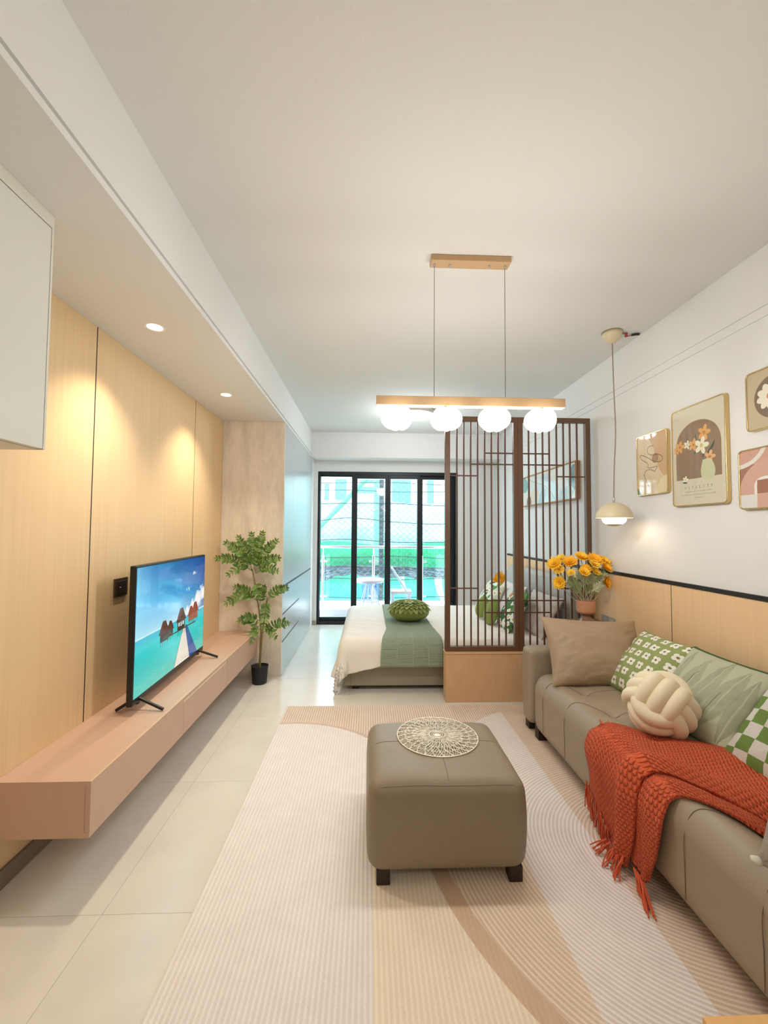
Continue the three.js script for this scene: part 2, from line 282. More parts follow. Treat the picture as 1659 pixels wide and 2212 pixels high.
{ // green building-site nets
  const netTex = (c, sd) => tex(512, 512, (u, v, x, y) => { const n = fbm(x * 0.012 + sd, y * 0.02, 5) * 60 + (((x + y) % 6 < 1 || (x - y + 600) % 6 < 1) ? -16 : 4) + noise(x * 0.06, y * 0.012, sd) * 22; return [c[0] + n, c[1] + n * 0.45, c[2] + n * 0.7]; });
  const netM = (c, sd, tr) => phys('#ffffff', 1, { map: netTex(c, sd), side: THREE.DoubleSide, transmission: tr, thickness: 0 });
  const wave = (u, v, sd, a) => a * (noise(u * 5 + sd, v * 3, sd) + 0.5 * noise(u * 14, v * 5, sd + 2));
  const lowG = shell((u, v) => V(-4 + 9 * u, -1.2 + (1.7 + 0.12 * noise(u * 9, 3)) * v, -9 + wave(u, v, 2, 0.12)), 90, 24, 0.01, 1, 1);
  single('scaffold_net', lowG, netM([62, 186, 152], 4, 0.25), 'bright green safety net hanging low behind the wire fence', 'net');
  const midG = shell((u, v) => V(-4 + 9 * u, -1.2 + (2.24 + 0.05 * Math.sin(u * 22)) * v, -9.3 + wave(u, v, 6, 0.16)), 90, 12, 0.01);
  single('scaffold_net', midG, netM([48, 160, 108], 11, 0.2), 'deeper green crumpled net above the torn grey sheeting', 'net');
  const upG = shell((u, v) => V(-4 + 9 * u, -1.2 + (3.2 + 0.04 * Math.sin(u * 30)) * v, -9.8 + wave(u, v, 9, 0.1)), 90, 16, 0.01);
  single('scaffold_net', upG, netM([164, 208, 214], 17, 0.3), 'pale cyan net stretched high in front of the far building', 'net');
  const tarp = shell((u, v) => { const top = 0.6 + 0.1 * noise(u * 8, 1) + 0.12 * smooth(0.3, 0.18, u), bot = 0.36 + 0.1 * noise(u * 17, 9) + 0.05 * noise(u * 40, 4); return V(-3.4 + 8 * u, lerp(bot, top, v), -8.62 + 0.07 * noise(u * 20, v * 3, 7) + 0.05 * noise(u * 60, v * 8)); }, 220, 14, 0.012);
  single('torn_sheeting', tarp, std('#ffffff', 0.9, { side: THREE.DoubleSide, map: tex(512, 128, (u, v, x, y) => { const n = fbm(x * 0.05, y * 0.09, 5) * 120; return [74 + n, 82 + n, 88 + n]; }) }), 'long band of torn grey sheeting draped along the green nets', 'sheeting');
  for (const [x, y, l, w] of [[1.42, 0.38, 0.55, 0.16], [0.68, 0.4, 0.42, 0.1]]) single('fabric_scrap', shell((u, v) => V(x + (u - 0.5) * w * (1 - 0.4 * v) + 0.16 * v * v, y - l * v, -8.5 + 0.03 * noise(u * 6, v * 6, x)), 8, 16, 0.006), std('#a9aba6', 0.9, { side: THREE.DoubleSide }), x > 1 ? 'pale cloth scrap hanging from the grey sheeting near the lattice' : 'pale cloth scrap hanging by the balcony chair', 'cloth');
  single('barrel', lathe([[0, -0.3], [0.17, -0.3], [0.19, -0.25], [0.18, 0], [0.19, 0.25], [0.17, 0.3], [0, 0.3]], 24), std('#2f62a8', 0.5), 'blue plastic drum behind the railing post', 'barrel', [0.05, 0.1, -8.35]);
  single('timber_prop', rod(V(-2.6, -0.2, -9.05), V(0.28, 2.8, -9.05), 0.055, 10), std('#4f9a72', 0.85), 'slanting green timber prop leaning behind the fence', 'prop');
  single('timber_prop', rod(V(0.19, -1.2, -8.8), V(0.15, 2.9, -8.8), 0.06, 10), std('#57a07c', 0.85), 'upright green timber pole next to the dark concrete post', 'prop');
}
{ // far building
  const b = thing('far_building', 'white building with teal windows beyond the building-site nets', 'building', [0, -1.2, -15]);
  mesh('wall', span(-6, 9, 0, 5.4, 0, -2), std('#cfd8d8', 0.9), b);
  const wm = std('#3f9a98', 0.35), fm = std('#ffffff', 0.6);
  for (const [x0, x1, y0, y1] of [[-1.6, -1.42, 3.6, 4.2], [-1.22, -0.8, 3.6, 4.42], [-0.45, 0.28, 3.85, 4.1], [-0.33, 0.4, 4.22, 4.36], [0.82, 1.52, 3.5, 4.45], [2.1, 2.35, 3.5, 4.4], [2.9, 3.5, 3.6, 4.3]]) {
    const w = mesh('window', merge([span(x0 - 0.03, x1 + 0.03, y0 - 0.03, y0, 0.001, 0.04), span(x0 - 0.03, x1 + 0.03, y1, y1 + 0.03, 0.001, 0.04), span(x0 - 0.03, x0, y0, y1, 0.001, 0.04), span(x1, x1 + 0.03, y0, y1, 0.001, 0.04)]), fm, b);
    mesh('window_pane', span(x0, x1, y0, y1, 0.002, 0.015), wm, w);
  }
}

// ═════════════ built-in furniture ═════════════
{ // hanging television bench
  const c = thing('tv_bench', 'long wall-hung pinkish wood television bench under the wood panels', 'cabinet');
  mesh('body', merge([span(XL + 0.001, -1.012, 0.393, 0.413, -1.607, ZW + 0.002), span(XL + 0.001, -1.012, 0.211, 0.229, -1.607, ZW + 0.002), span(XL + 0.001, -1.03, 0.229, 0.393, -1.607, -1.625), span(XL + 0.001, -1.03, 0.229, 0.393, ZW + 0.002, ZW + 0.02), span(XL + 0.001, -1.045, 0.229, 0.393, -1.63, ZW + 0.03)]), M.cabinet, c);
  const zs = [-1.607, -2.38, -3.08, ZW + 0.002];
  for (let k = 0; k < 3; k++) mesh('drawer', rspan(-1.03, -1.01, 0.211, k === 1 ? 0.378 : 0.411, zs[k] - 0.0015, zs[k + 1] + 0.0015, 0.0015), M.cabinet, c);
  mesh('edge_band', span(-1.0125, -1.0095, 0.411, 0.4135, -1.607, ZW + 0.002), std('#ecd3a0', 0.4), c);
  mesh('finger_groove', span(-1.044, -1.013, 0.3795, 0.3925, -2.385, -3.075), std('#ecd8bc', 0.5), c);
}
{ // wall cupboard
  const c = thing('wall_cupboard', 'white wall cupboard hanging high at the left edge', 'cabinet');
  mesh('body', merge([span(XL + 0.001, -1.044, 1.586, SOF - 0.001, -1.345, 0.4), span(-1.044, -1.024, 2.303, SOF - 0.001, -1.345, 0.4)]), std('#e3e0d3', 0.5), c);
  mesh('side_panel', span(-1.044, -1.024, 1.586, 2.303, -1.345, -1.337), std('#e3e0d3', 0.5), c);
  mesh('door', rspan(-1.043, -1.024, 1.588, 2.3, -1.3345, -0.75, 0.001), std('#dfe0d6', 0.38), c);
  mesh('door', rspan(-1.043, -1.024, 1.588, 2.3, -0.747, -0.16, 0.001), std('#dfe0d6', 0.38), c);
  mesh('door_gap', span(-1.0435, -1.0265, 1.588, 2.303, -1.337, -1.3345), M.gap, c);
  mesh('door_gap', span(-1.0435, -1.0265, 2.3, 2.303, -1.3345, -0.16), M.gap, c);
}
{ // wardrobe
  const c = thing('wardrobe', 'tall glossy white built-in wardrobe leading to the balcony door', 'wardrobe');
  mesh('body', span(XL + 0.001, XB - 0.02, 0, SOF - 0.001, -3.912, -5.763), M.lacquerEdge, c);
  mesh('side_panel', span(XL + 0.001, XB, 0, SOF - 0.001, ZW - 0.0005, -3.911), M.pillar, c);
  const zs = [-3.914, -4.37, -4.828, -5.295, -5.762];
  for (let k = 0; k < 4; k++) mesh('door', rspan(XB - 0.019, XB, 0.822, SOF - 0.002, zs[k] - 0.001, zs[k + 1] + 0.001, 0.001), M.lacquer, c);
  mesh('handle_groove', span(XB - 0.0195, XB - 0.0008, 0.802, 0.822, -3.914, -5.762), std('#4a4650', 0.6), c);
  for (const [y0, y1] of [[0.562, 0.802], [0.31, 0.548], [0.004, 0.296]]) mesh('drawer', rspan(XB - 0.019, XB, y0, y1, -3.915, -4.827, 0.001), M.lacquer, c);
  for (const y of [0.548, 0.296]) mesh('handle_groove', span(XB - 0.0195, XB - 0.0008, y, y + 0.014, -3.915, -4.827), std('#4a4650', 0.6), c);
  for (const [a, b] of [[-4.829, -5.295], [-5.296, -5.762]]) mesh('door', rspan(XB - 0.019, XB, 0.004, 0.802, a, b, 0.001), M.lacquer, c);
}
{ // low partition box under the lattice
  const c = thing('partition_box', 'low light wood partition box under the dark lattice screen', 'partition', [0, 0, 0]);
  mesh('body', rspan(0.612, 1.815, 0, 0.372, -3.29, -3.4, 0.002), M.boxWood, c);
  mesh('ledge', rspan(0.61, 1.815, 0.372, 0.382, -3.285, -3.405, 0.002), std('#d9ab7c', 0.5), c);
}
{ // lattice screens
  const mk = (label, x0, x1, l, r, slats, bars) => {
    const s = thing('lattice_screen', label, 'screen', [0, 0, -3.345], 0, undefined);
    const P = (a, b, c, d) => rspan(a, b, c, d, -0.02, 0.02, 0.003);
    mesh('stile', P(x0, l, 0.383, 2.27), M.dark, s); mesh('stile', P(r, x1, 0.383, 2.27), M.dark, s);
    mesh('top_rail', P(l, r, 2.232, 2.27), M.dark, s); mesh('bottom_rail', P(l, r, 0.383, 0.421), M.dark, s);
    for (const x of slats) mesh('slat', rspan(x - 0.0055, x + 0.0055, 0.421, 2.232, -0.008, 0.008, 0.002, 1), M.slat, s);
    for (const [a, b, y] of bars) mesh('cross_bar', rspan(a, b, y - 0.005, y + 0.005, -0.0065, 0.0065, 0.002, 1), M.slat, s);
    return s;
  };
  const L = [0.712, 0.769, 0.825, 0.882, 0.94, 0.995, 1.051, 1.108], R = [1.304, 1.362, 1.42, 1.475, 1.536, 1.593, 1.648, 1.707];
  mk('dark wood lattice screen panel nearer the window', 0.614, 1.2105, 0.654, 1.174, L, [[0.94, 1.174, 1.974], [0.825, 1.174, 1.882], [0.654, 0.882, 1.787], [0.654, 0.882, 0.878], [0.825, 1.174, 0.781], [0.94, 1.174, 0.685]]);
  mk('dark wood lattice screen panel against the right wall', 1.2115, 1.812, 1.251, 1.772, R, [[1.251, 1.475, 1.974], [1.251, 1.593, 1.882], [1.536, 1.772, 1.787], [1.536, 1.772, 0.878], [1.251, 1.593, 0.781], [1.251, 1.475, 0.685]]);
}

// ═════════════ lamps ═════════════
const glow = (c, k) => new THREE.MeshStandardMaterial({ color: '#fff8ec', emissive: c, emissiveIntensity: k, roughness: 0.4 });
for (const [z, label, i] of [[-2.08, 'lit recessed downlight nearer the wall cupboard', 0], [-3.12, 'lit recessed downlight nearer the wardrobe', 1]]) {
  const d = thing('downlight', label, 'ceiling light', [-1.075, SOF, z], 0, 'recessed downlights over the television');
  mesh('ring', lathe([[0.036, 0], [0.047, -0.002], [0.05, -0.0005], [0.05, 0.004], [0.036, 0.004]], 32), std('#f5f2ec', 0.4), d);
  mesh('lamp_lens', lathe([[0, -0.001], [0.036, -0.001]].reverse(), 32), glow('#fff1d8', 4), d);
  const s = new THREE.SpotLight('#ffedd2', LAMP.spot, 0, 0.92, 0.55, 2); s.position.set(0, -0.012, 0); s.target.position.set(0, -2, 0); s.castShadow = true; s.shadow.radius = 1.6; d.add(s, s.target); s.name = 'downlight_beam';
}
{ // bar pendant with four lobed globes
  const c = thing('bar_pendant_lamp', 'oak bar pendant lamp with four glowing cloud-shaped globes', 'pendant lamp', [0, 0, -1.985]);
  const oak = phys('#ffffff', 0.5, { map: (() => { const t = woodTex([188, 150, 108], [215, 182, 140], [1.2, 6], 41); t.rotation = Math.PI / 2; return t; })() });
  mesh('ceiling_plate', rspan(0.294, 0.686, 2.65, 2.68, -0.032, 0.032, 0.003), oak, c);
  for (const x of [0.312, 0.39, 0.585, 0.664]) mesh('screw', lathe([[0, -0.014], [0.006, -0.012], [0.006, 0]], 12), M.steel, c, x, 2.65, 0);
  for (const x of [0.312, 0.662]) { mesh('cable', rod(V(x, 1.984, 0), V(x, 2.638, 0), 0.0014, 6), std('#5c5348', 0.6), c); mesh('cable_anchor', lathe([[0, 0.008], [0.006, 0], [0.006, -0.001]], 12), M.gold, c, x, 1.985, 0); }
  mesh('bar', rspan(0.032, 0.95, 1.94, 1.984, -0.022, 0.022, 0.002), oak, c);
  const g = new THREE.SphereGeometry(1, 64, 40), p = g.attributes.position;
  for (let i = 0; i < p.count; i++) { const v = V().fromBufferAttribute(p, i), a = Math.atan2(v.z, v.x), s = Math.hypot(v.x, v.z), k = 0.066 * (0.76 + 0.28 * Math.pow(Math.abs(Math.cos(a * 2.5 + 0.5)), 0.6)); const dip = 0.016 * Math.exp(-s * s / 0.06); p.setXYZ(i, v.x * k * 1.16, v.y * (0.062 - 0.016 * (1 - Math.abs(Math.cos(a * 2.5 + 0.5))) * s) - Math.sign(v.y) * dip, v.z * k * 1.16); }
  g.computeVertexNormals();
  for (const x of [0.134, 0.37, 0.605, 0.836]) {
    const b = mesh('globe_bulb', g, glow('#fff4e2', 1.25), c, x, 1.881, 0); b.rotation.y = x * 3;
    mesh('lamp_holder', lathe([[0.02, 0], [0.02, -0.014], [0, -0.014]], 16), M.gold, c, x, 1.94, 0);
    const l = new THREE.PointLight('#fffcf9', LAMP.chandelier, 0, 2); l.position.set(x, 1.88, 0); l.castShadow = true; l.shadow.radius = 3; l.name = 'globe_light'; c.add(l);
  }
}
{ // small dome pendant
  const c = thing('dome_pendant_lamp', 'small cream dome pendant lamp hanging over the sofa corner', 'pendant lamp', [1.617, 0, -2.69]);
  const cream = std('#d9ccab', 0.4);
  mesh('ceiling_cup', lathe([[0, -0.077], [0.012, -0.075], [0.045, -0.055], [0.06, -0.022], [0.064, 0], [0, 0]], 32), cream, c, 0.008, 2.68, 0);
  mesh('cord', tube([V(0.008, 2.605, 0), V(0.012, 2.3, 0.002), V(0.02, 2.0, 0), V(0.006, 1.75, 0), V(0, 1.54, 0)], 0.0035, 40, 6), std('#9b8377', 0.7), c);
  mesh('ferrule', lathe([[0, 0], [0.007, 0], [0.007, 0.028], [0.004, 0.032], [0, 0.032]], 12), M.steel, c, 0, 1.531, 0);
  const dome = []; for (let k = 0; k <= 14; k++) { const a = k / 14 * Math.PI / 2; dome.push([0.111 * Math.sin(a) + 0.0001, 1.43 + 0.104 * Math.cos(a)]); } for (let k = 14; k >= 0; k--) { const a = k / 14 * Math.PI / 2; dome.push([0.1085 * Math.sin(a) + 0.0001, 1.43 + 0.1015 * Math.cos(a)]); }
  mesh('dome_shade', lathe(dome, 48), cream, c);
  mesh('bulb_diffuser', lathe([[0.0001, 1.492], [0.04, 1.486], [0.06, 1.465], [0.072, 1.43], [0.073, 1.418], [0.066, 1.402], [0.05, 1.389]], 40), glow('#fff0da', 1.6), c);
  mesh('lower_cup', lathe([[0.05, 1.389], [0.034, 1.379], [0.0001, 1.374]], 40), cream, c);
  const l = new THREE.PointLight('#ffe6cc', LAMP.pendant, 0, 2); l.position.set(0, 1.468, 0); l.castShadow = true; l.shadow.radius = 2; l.name = 'pendant_light'; c.add(l);
  mesh('wire', tube([V(0.05, 2.672, 0), V(0.09, 2.672, 0.004), V(0.11, 2.655, 0), V(0.13, 2.66, 0.006), V(0.15, 2.668, 0)], 0.004, 20, 5), std('#a06a6c', 0.6), c);
  mesh('wire_nut', lathe([[0, 0], [0.01, 0.004], [0.009, 0.028], [0, 0.03]], 12), std('#b8373c', 0.4), c, 0.105, 2.648, 0);
  const t = mesh('wire_end', tube([V(0.14, 2.664, 0), V(0.165, 2.668, 0.002), V(0.195, 2.672, 0)], 0.008, 10, 6), std('#2b2a2c', 0.6), c);
}
{ // flush bedroom lamp
  const c = thing('flush_ceiling_lamp', 'round flush ceiling lamp glowing over the bed', 'ceiling light', [0.5, CEIL, -4.6]);
  mesh('base_ring', lathe([[0.2, 0], [0.225, 0], [0.225, -0.05], [0.215, -0.055], [0.2, -0.05]], 48), std('#d8d4cc', 0.5), c);
  mesh('lamp_diffuser', lathe([[0.2149, -0.05], [0.2, -0.062], [0.12, -0.075], [0.0001, -0.08]], 48), glow('#fff8ee', 1.8), c);
  const l = new THREE.PointLight('#f8fbff', LAMP.bedroom, 0, 2); l.position.set(0, -0.12, 0); l.castShadow = true; l.shadow.radius = 8; l.name = 'flush_light'; c.add(l);
}
{ // ceiling lamp of the entrance end of the room, behind the viewer: it lights the near floor, bench end and sofa
  const c = thing('hall_ceiling_lamp', 'round ceiling lamp at the entrance end of the room', 'ceiling light', [0.4, CEIL, 0.75]);
  mesh('base_ring', lathe([[0.2, 0], [0.225, 0], [0.225, -0.05], [0.215, -0.055], [0.2, -0.05]], 48), std('#d8d4cc', 0.5), c);
  mesh('lamp_diffuser', lathe([[0.2149, -0.05], [0.2, -0.062], [0.12, -0.075], [0.0001, -0.08]], 48), glow('#fff0d8', 1.6), c);
  const l = new THREE.PointLight('#fff9f2', LAMP.hall, 0, 2); l.position.set(0, -0.12, 0); l.castShadow = true; l.shadow.radius = 8; l.name = 'hall_light'; c.add(l);
}

// ═════════════ television and wall plates ═════════════
{
  const t = thing('television', 'flat television showing thatched huts over a turquoise sea', 'television', [-1.182, 0.413, -2.635], Math.PI / 2 + 0.045);
  const W = 1.0, H = 0.695, y0 = 0.045;
  mesh('casing', rspan(-W / 2, W / 2, y0, y0 + H, -0.03, 0.0, 0.006), M.plastic, t);
  mesh('back_box', rspan(-W / 2 + 0.08, W / 2 - 0.08, y0 + 0.03, y0 + 0.42, -0.065, -0.03, 0.01), M.plastic, t);
  const scr = canvasTex(1024, 704, (x, w, h) => {
    let g = x.createLinearGradient(0, 0, 0, h * 0.56); g.addColorStop(0, '#0c4f9c'); g.addColorStop(0.55, '#3d9fd8'); g.addColorStop(1, '#c9eaf2'); x.fillStyle = g; x.fillRect(0, 0, w, h);
    g = x.createLinearGradient(0, 0, w, 0); g.addColorStop(0, 'rgba(150,225,245,0.55)'); g.addColorStop(0.5, 'rgba(90,170,230,0.1)'); g.addColorStop(1, 'rgba(10,40,130,0.45)'); x.fillStyle = g; x.fillRect(0, 0, w, h * 0.55);
    const cloud = (cx, cy, s, n) => { for (let k = 0; k < n; k++) { x.fillStyle = `rgba(255,${245 + k % 10},${240 + k % 12},${0.25 + 0.3 * rnd()})`; x.beginPath(); x.arc(cx + rr(-1, 1) * s * 1.6, cy + rr(-0.55, 0.45) * s, s * rr(0.18, 0.5), 0, 7); x.fill(); } };
    cloud(960, 300, 70, 40); cloud(860, 335, 60, 34); cloud(760, 360, 48, 26); cloud(650, 372, 34, 18); cloud(1000, 250, 40, 20); cloud(700, 215, 18, 10); cloud(830, 110, 22, 12); cloud(420, 392, 26, 8);
    const hz = 398; g = x.createLinearGradient(0, hz, 0, h); g.addColorStop(0, '#3fb9d6'); g.addColorStop(0.2, '#35d0d0'); g.addColorStop(0.6, '#25c2bd'); g.addColorStop(1, '#39c3b4'); x.fillStyle = g; x.fillRect(0, hz, w, h - hz);
    for (let k = 0; k < 900; k++) { const yy = hz + Math.pow(rnd(), 1.4) * (h - hz), s = (yy - hz) / (h - hz); x.fillStyle = rnd() < 0.5 ? `rgba(190,250,240,${0.05 + 0.12 * rnd()})` : `rgba(0,110,130,${0.05 + 0.12 * rnd()})`; x.fillRect(rnd() * w, yy, 8 + 60 * s * rnd(), 1 + 3 * s); }
    x.fillStyle = '#14589c'; x.beginPath(); x.moveTo(660, 462); x.lineTo(700, 462); x.lineTo(900, h); x.lineTo(700, h); x.fill();
    x.fillStyle = '#e9e2d4'; x.beginPath(); x.moveTo(640, 455); x.lineTo(664, 455); x.lineTo(760, h); x.lineTo(500, h); x.fill();
    x.strokeStyle = 'rgba(150,130,105,0.55)'; for (let k = 1; k < 30; k++) { const t = Math.pow(k / 30, 1.7), yy = 455 + t * (h - 455); x.lineWidth = 0.5 + 2 * t; x.beginPath(); x.moveTo(640 - 140 * t, yy); x.lineTo(664 + 96 * t, yy); x.stroke(); }
    x.strokeStyle = '#3b3430'; x.lineWidth = 4; x.beginPath(); x.moveTo(640, 455); x.lineTo(502, h); x.moveTo(664, 455); x.lineTo(758, h); x.stroke();
    x.fillStyle = '#4a3a36'; x.fillRect(300, 470, 560, 8);
    const hut = (hx, hy, s, lit) => { x.fillStyle = lit ? '#9c5c4a' : '#3d2b2a'; x.fillRect(hx - 46 * s, hy, 92 * s, 48 * s); x.fillStyle = lit ? '#8f4136' : '#5a2f2b'; x.beginPath(); x.moveTo(hx - 64 * s, hy + 6); x.lineTo(hx - 18 * s, hy - 62 * s); x.lineTo(hx + 18 * s, hy - 62 * s); x.lineTo(hx + 64 * s, hy + 6); x.fill(); x.fillStyle = '#33292a'; for (let k = -2; k <= 2; k++) x.fillRect(hx + k * 20 * s, hy + 46 * s, 4, 30 * s); };
    hut(345, 430, 1.15, false); hut(432, 430, 0.85, false); hut(600, 408, 1.3, false); x.fillStyle = '#d8efef'; x.fillRect(556, 420, 20, 26); x.fillRect(590, 420, 18, 30); x.fillRect(622, 420, 22, 26); hut(768, 404, 0.95, true); hut(846, 396, 1.1, true);
  });
  mesh('screen', (() => { const g = new THREE.PlaneGeometry(W - 0.02, H - 0.045); g.translate(0, y0 + H / 2 + 0.01, 0.0008); return g; })(), phys('#050505', 0.12, { emissive: '#ffffff', emissiveMap: scr, emissiveIntensity: 0.95, clearcoat: 0.3 }), t);
  for (const x of [-0.42, 0.42]) mesh('stand_foot', merge([rod(V(x, y0 + 0.02, -0.012), V(x + Math.sign(x) * 0.02, 0.0095, 0.125), 0.008, 8), rod(V(x, y0 + 0.02, -0.016), V(x + Math.sign(x) * 0.02, 0.0095, -0.105), 0.008, 8), rspan(x - 0.012, x + 0.012, y0 - 0.012, y0 + 0.02, -0.028, -0.002, 0.004)]), M.plastic, t);
  const l = new THREE.RectAreaLight('#8fd6ea', 0.35, W - 0.05, H - 0.08); l.position.set(0, y0 + H / 2, 0.006); l.rotation.set(0, Math.PI, 0); l.name = 'screen_light'; t.add(l);
}
{ const s = thing('wall_socket', 'dark bronze socket plate on the wood wall behind the television', 'socket', [XL, 1.02, -2.35], Math.PI / 2);
  mesh('plate', rspan(-0.06, 0.06, -0.05, 0.05, 0, 0.009, 0.003), std('#5b4a35', 0.35, { metalness: 0.4 }), s); mesh('insert', rspan(-0.04, 0.04, -0.034, 0.034, 0.009, 0.012, 0.002), std('#2e2720', 0.4), s); mesh('indicator', rspan(-0.022, -0.012, -0.003, 0.003, 0.0121, 0.0135, 0.0006), std('#cfc7b4', 0.4), s); }
{ const s = thing('wall_switch', 'grey double switch plate on the right wainscot beside the vase', 'switch', [XR - 0.012, 0.655, -3.13], -Math.PI / 2);
  for (const [x, n] of [[-0.045, 0], [0.045, 1]]) { const p = mesh('plate', rspan(x - 0.042, x + 0.042, -0.042, 0.042, 0, 0.009, 0.003), std('#a09d94', 0.4), s); mesh(n ? 'socket_insert' : 'rocker', rspan(x - 0.03, x + 0.03, -0.03, 0.03, 0.009, 0.012, 0.002), std('#b3b0a6', 0.35), p); if (n) for (const q of [-0.01, 0.01]) mesh('slot', rspan(x + q - 0.002, x + q + 0.002, -0.012, 0.006, 0.0118, 0.0126, 0.0003), M.plastic, p); } }

// ═════════════ rug, ottoman ═════════════
{
  const X0 = -0.6, X1 = 1.15, Z0 = -3.225, Z1 = -0.55, W = 1024, H = 1536;
  const hgt = (x, z) => { const inside = Math.hypot(x - 1.6, z + 1.95) < 1.305; const d = inside ? Math.hypot(x - 1.25, z + 1.75) : x; return Math.abs(((d / 0.0165) % 1 + 1) % 1 - 0.5) * 2; };
  const zone = (x, z) => {
    const r = Math.hypot(x - 1.6, z + 1.95), q = Math.hypot(x + 0.5, z + 2.24);
    if (q > 0.7 && z < -2.4 && r > 1.305) return q < 0.725 && x < 0.4 ? [[212, 188, 172], [212, 188, 172]] : [[236, 222, 206], [208, 182, 164]];
    if (r < 1.37 && r >= 1.305 && z > -2.4) return [[212, 182, 154], [212, 182, 154]];
    if (r < 1.305) { if (x > 0.98) return [[232, 212, 190], [210, 184, 164]]; if (x > 0.65) return [[242, 235, 229], [223, 208, 198]]; return [[238, 221, 200], [217, 193, 168]]; }
    if (x > 0.026) return [[245, 232, 212], [237, 220, 197]];
    return [[241, 235, 231], [230, 220, 214]];
  };
  const map = tex(W, H, (u, v, px, py) => { const x = X0 + u * (X1 - X0), z = Z1 + v * (Z0 - Z1), [a, b] = zone(x, z), t = smooth(0.35, 0.75, hgt(x, z)), n = noise(px * 0.7, py * 0.7) * 9 + fbm(px * 0.02, py * 0.02, 3) * 7; return [lerp(b[0], a[0], t) + n, lerp(b[1], a[1], t) + n, lerp(b[2], a[2], t) + n]; });
  const bump = tex(W, H, (u, v, px, py) => { const x = X0 + u * (X1 - X0), z = Z1 + v * (Z0 - Z1), n = 60 + 150 * hgt(x, z) + 40 * noise(px * 0.9, py * 0.9); return [n, n, n]; }, false);
  const g = new THREE.PlaneGeometry(X1 - X0, Z1 - Z0); g.rotateX(-Math.PI / 2);
  const r = thing('area_rug', 'large ribbed cream rug with beige arcs under the ottoman', 'rug', [(X0 + X1) / 2, 0, (Z0 + Z1) / 2]);
  const pile = mesh('pile', g, std('#ffffff', 1, { map, bumpMap: bump, bumpScale: 0.003 }), r, 0, 0.009, 0);
  mesh('backing', rspan(-(X1 - X0) / 2, (X1 - X0) / 2, 0.0005, 0.0088, -(Z1 - Z0) / 2, (Z1 - Z0) / 2, 0.003), std('#cdbfae', 1), r);
}
{
  const o = thing('ottoman', 'square taupe leather ottoman on the rug', 'ottoman', [0.31, 0.009, -1.87]);
  const w = 0.6, h = 0.338, d = 0.52, cy = 0.04 + h / 2;
  const disp = (p, n) => {
    const fx = 1 - Math.pow(Math.abs(p.x) / (w / 2), 4), fz = 1 - Math.pow(Math.abs(p.z) / (d / 2), 4), fy = 1 - Math.pow(Math.abs(p.y) / (h / 2), 2);
    if (n.y > 0.3) p.y += 0.016 * Math.max(0, fx) * Math.max(0, fz);
    p.x += Math.sign(p.x) * 0.012 * fy * smooth(0.15, 0.3, Math.abs(p.x)); p.z += Math.sign(p.z) * 0.012 * fy * smooth(0.12, 0.26, Math.abs(p.z));
    p.y += 0.004 * noise(p.x * 7, p.z * 7, 2) * (n.y > 0 ? 1 : 0.3);
  };
  mesh('body', softBox(w, h, d, 0.052, 46, 30, 42, disp), M.leather, o, 0, cy, 0);
  const top = (x, z) => { const p = V(x, 0, z), r = 0.052; const cx = clamp(x, -w / 2 + r, w / 2 - r), cz = clamp(z, -d / 2 + r, d / 2 - r), q = Math.hypot(x - cx, z - cz); p.y = h / 2 - r + Math.sqrt(Math.max(0, r * r - q * q)); const n = V(x - cx, p.y - (h / 2 - r), z - cz).normalize(); disp(p, n); return p; };
  const line = (f) => tube([...Array(21)].map((_, k) => f(k / 20)), 0.0014, 60, 5);
  mesh('seam', line((t) => top(0.004, lerp(-d / 2 + 0.004, d / 2 - 0.004, t))), M.seam, o, 0, cy, 0);
  mesh('seam', line((t) => top(lerp(-w / 2 + 0.004, w / 2 - 0.004, t), -0.03 + 0.01 * Math.cos((t - 0.5) * Math.PI))), M.seam, o, 0, cy, 0);
  mesh('seam', line((t) => top(lerp(-w / 2 + 0.03, w / 2 - 0.03, t), d / 2 - 0.012)), M.leather, o, 0, cy, 0);
  for (const x of [-0.245, 0.26]) for (const z of [-0.22, 0.225]) mesh('foot', rspan(x - 0.026, x + 0.026, 0, 0.06, z - 0.026, z + 0.026, 0.004), M.foot, o);
}
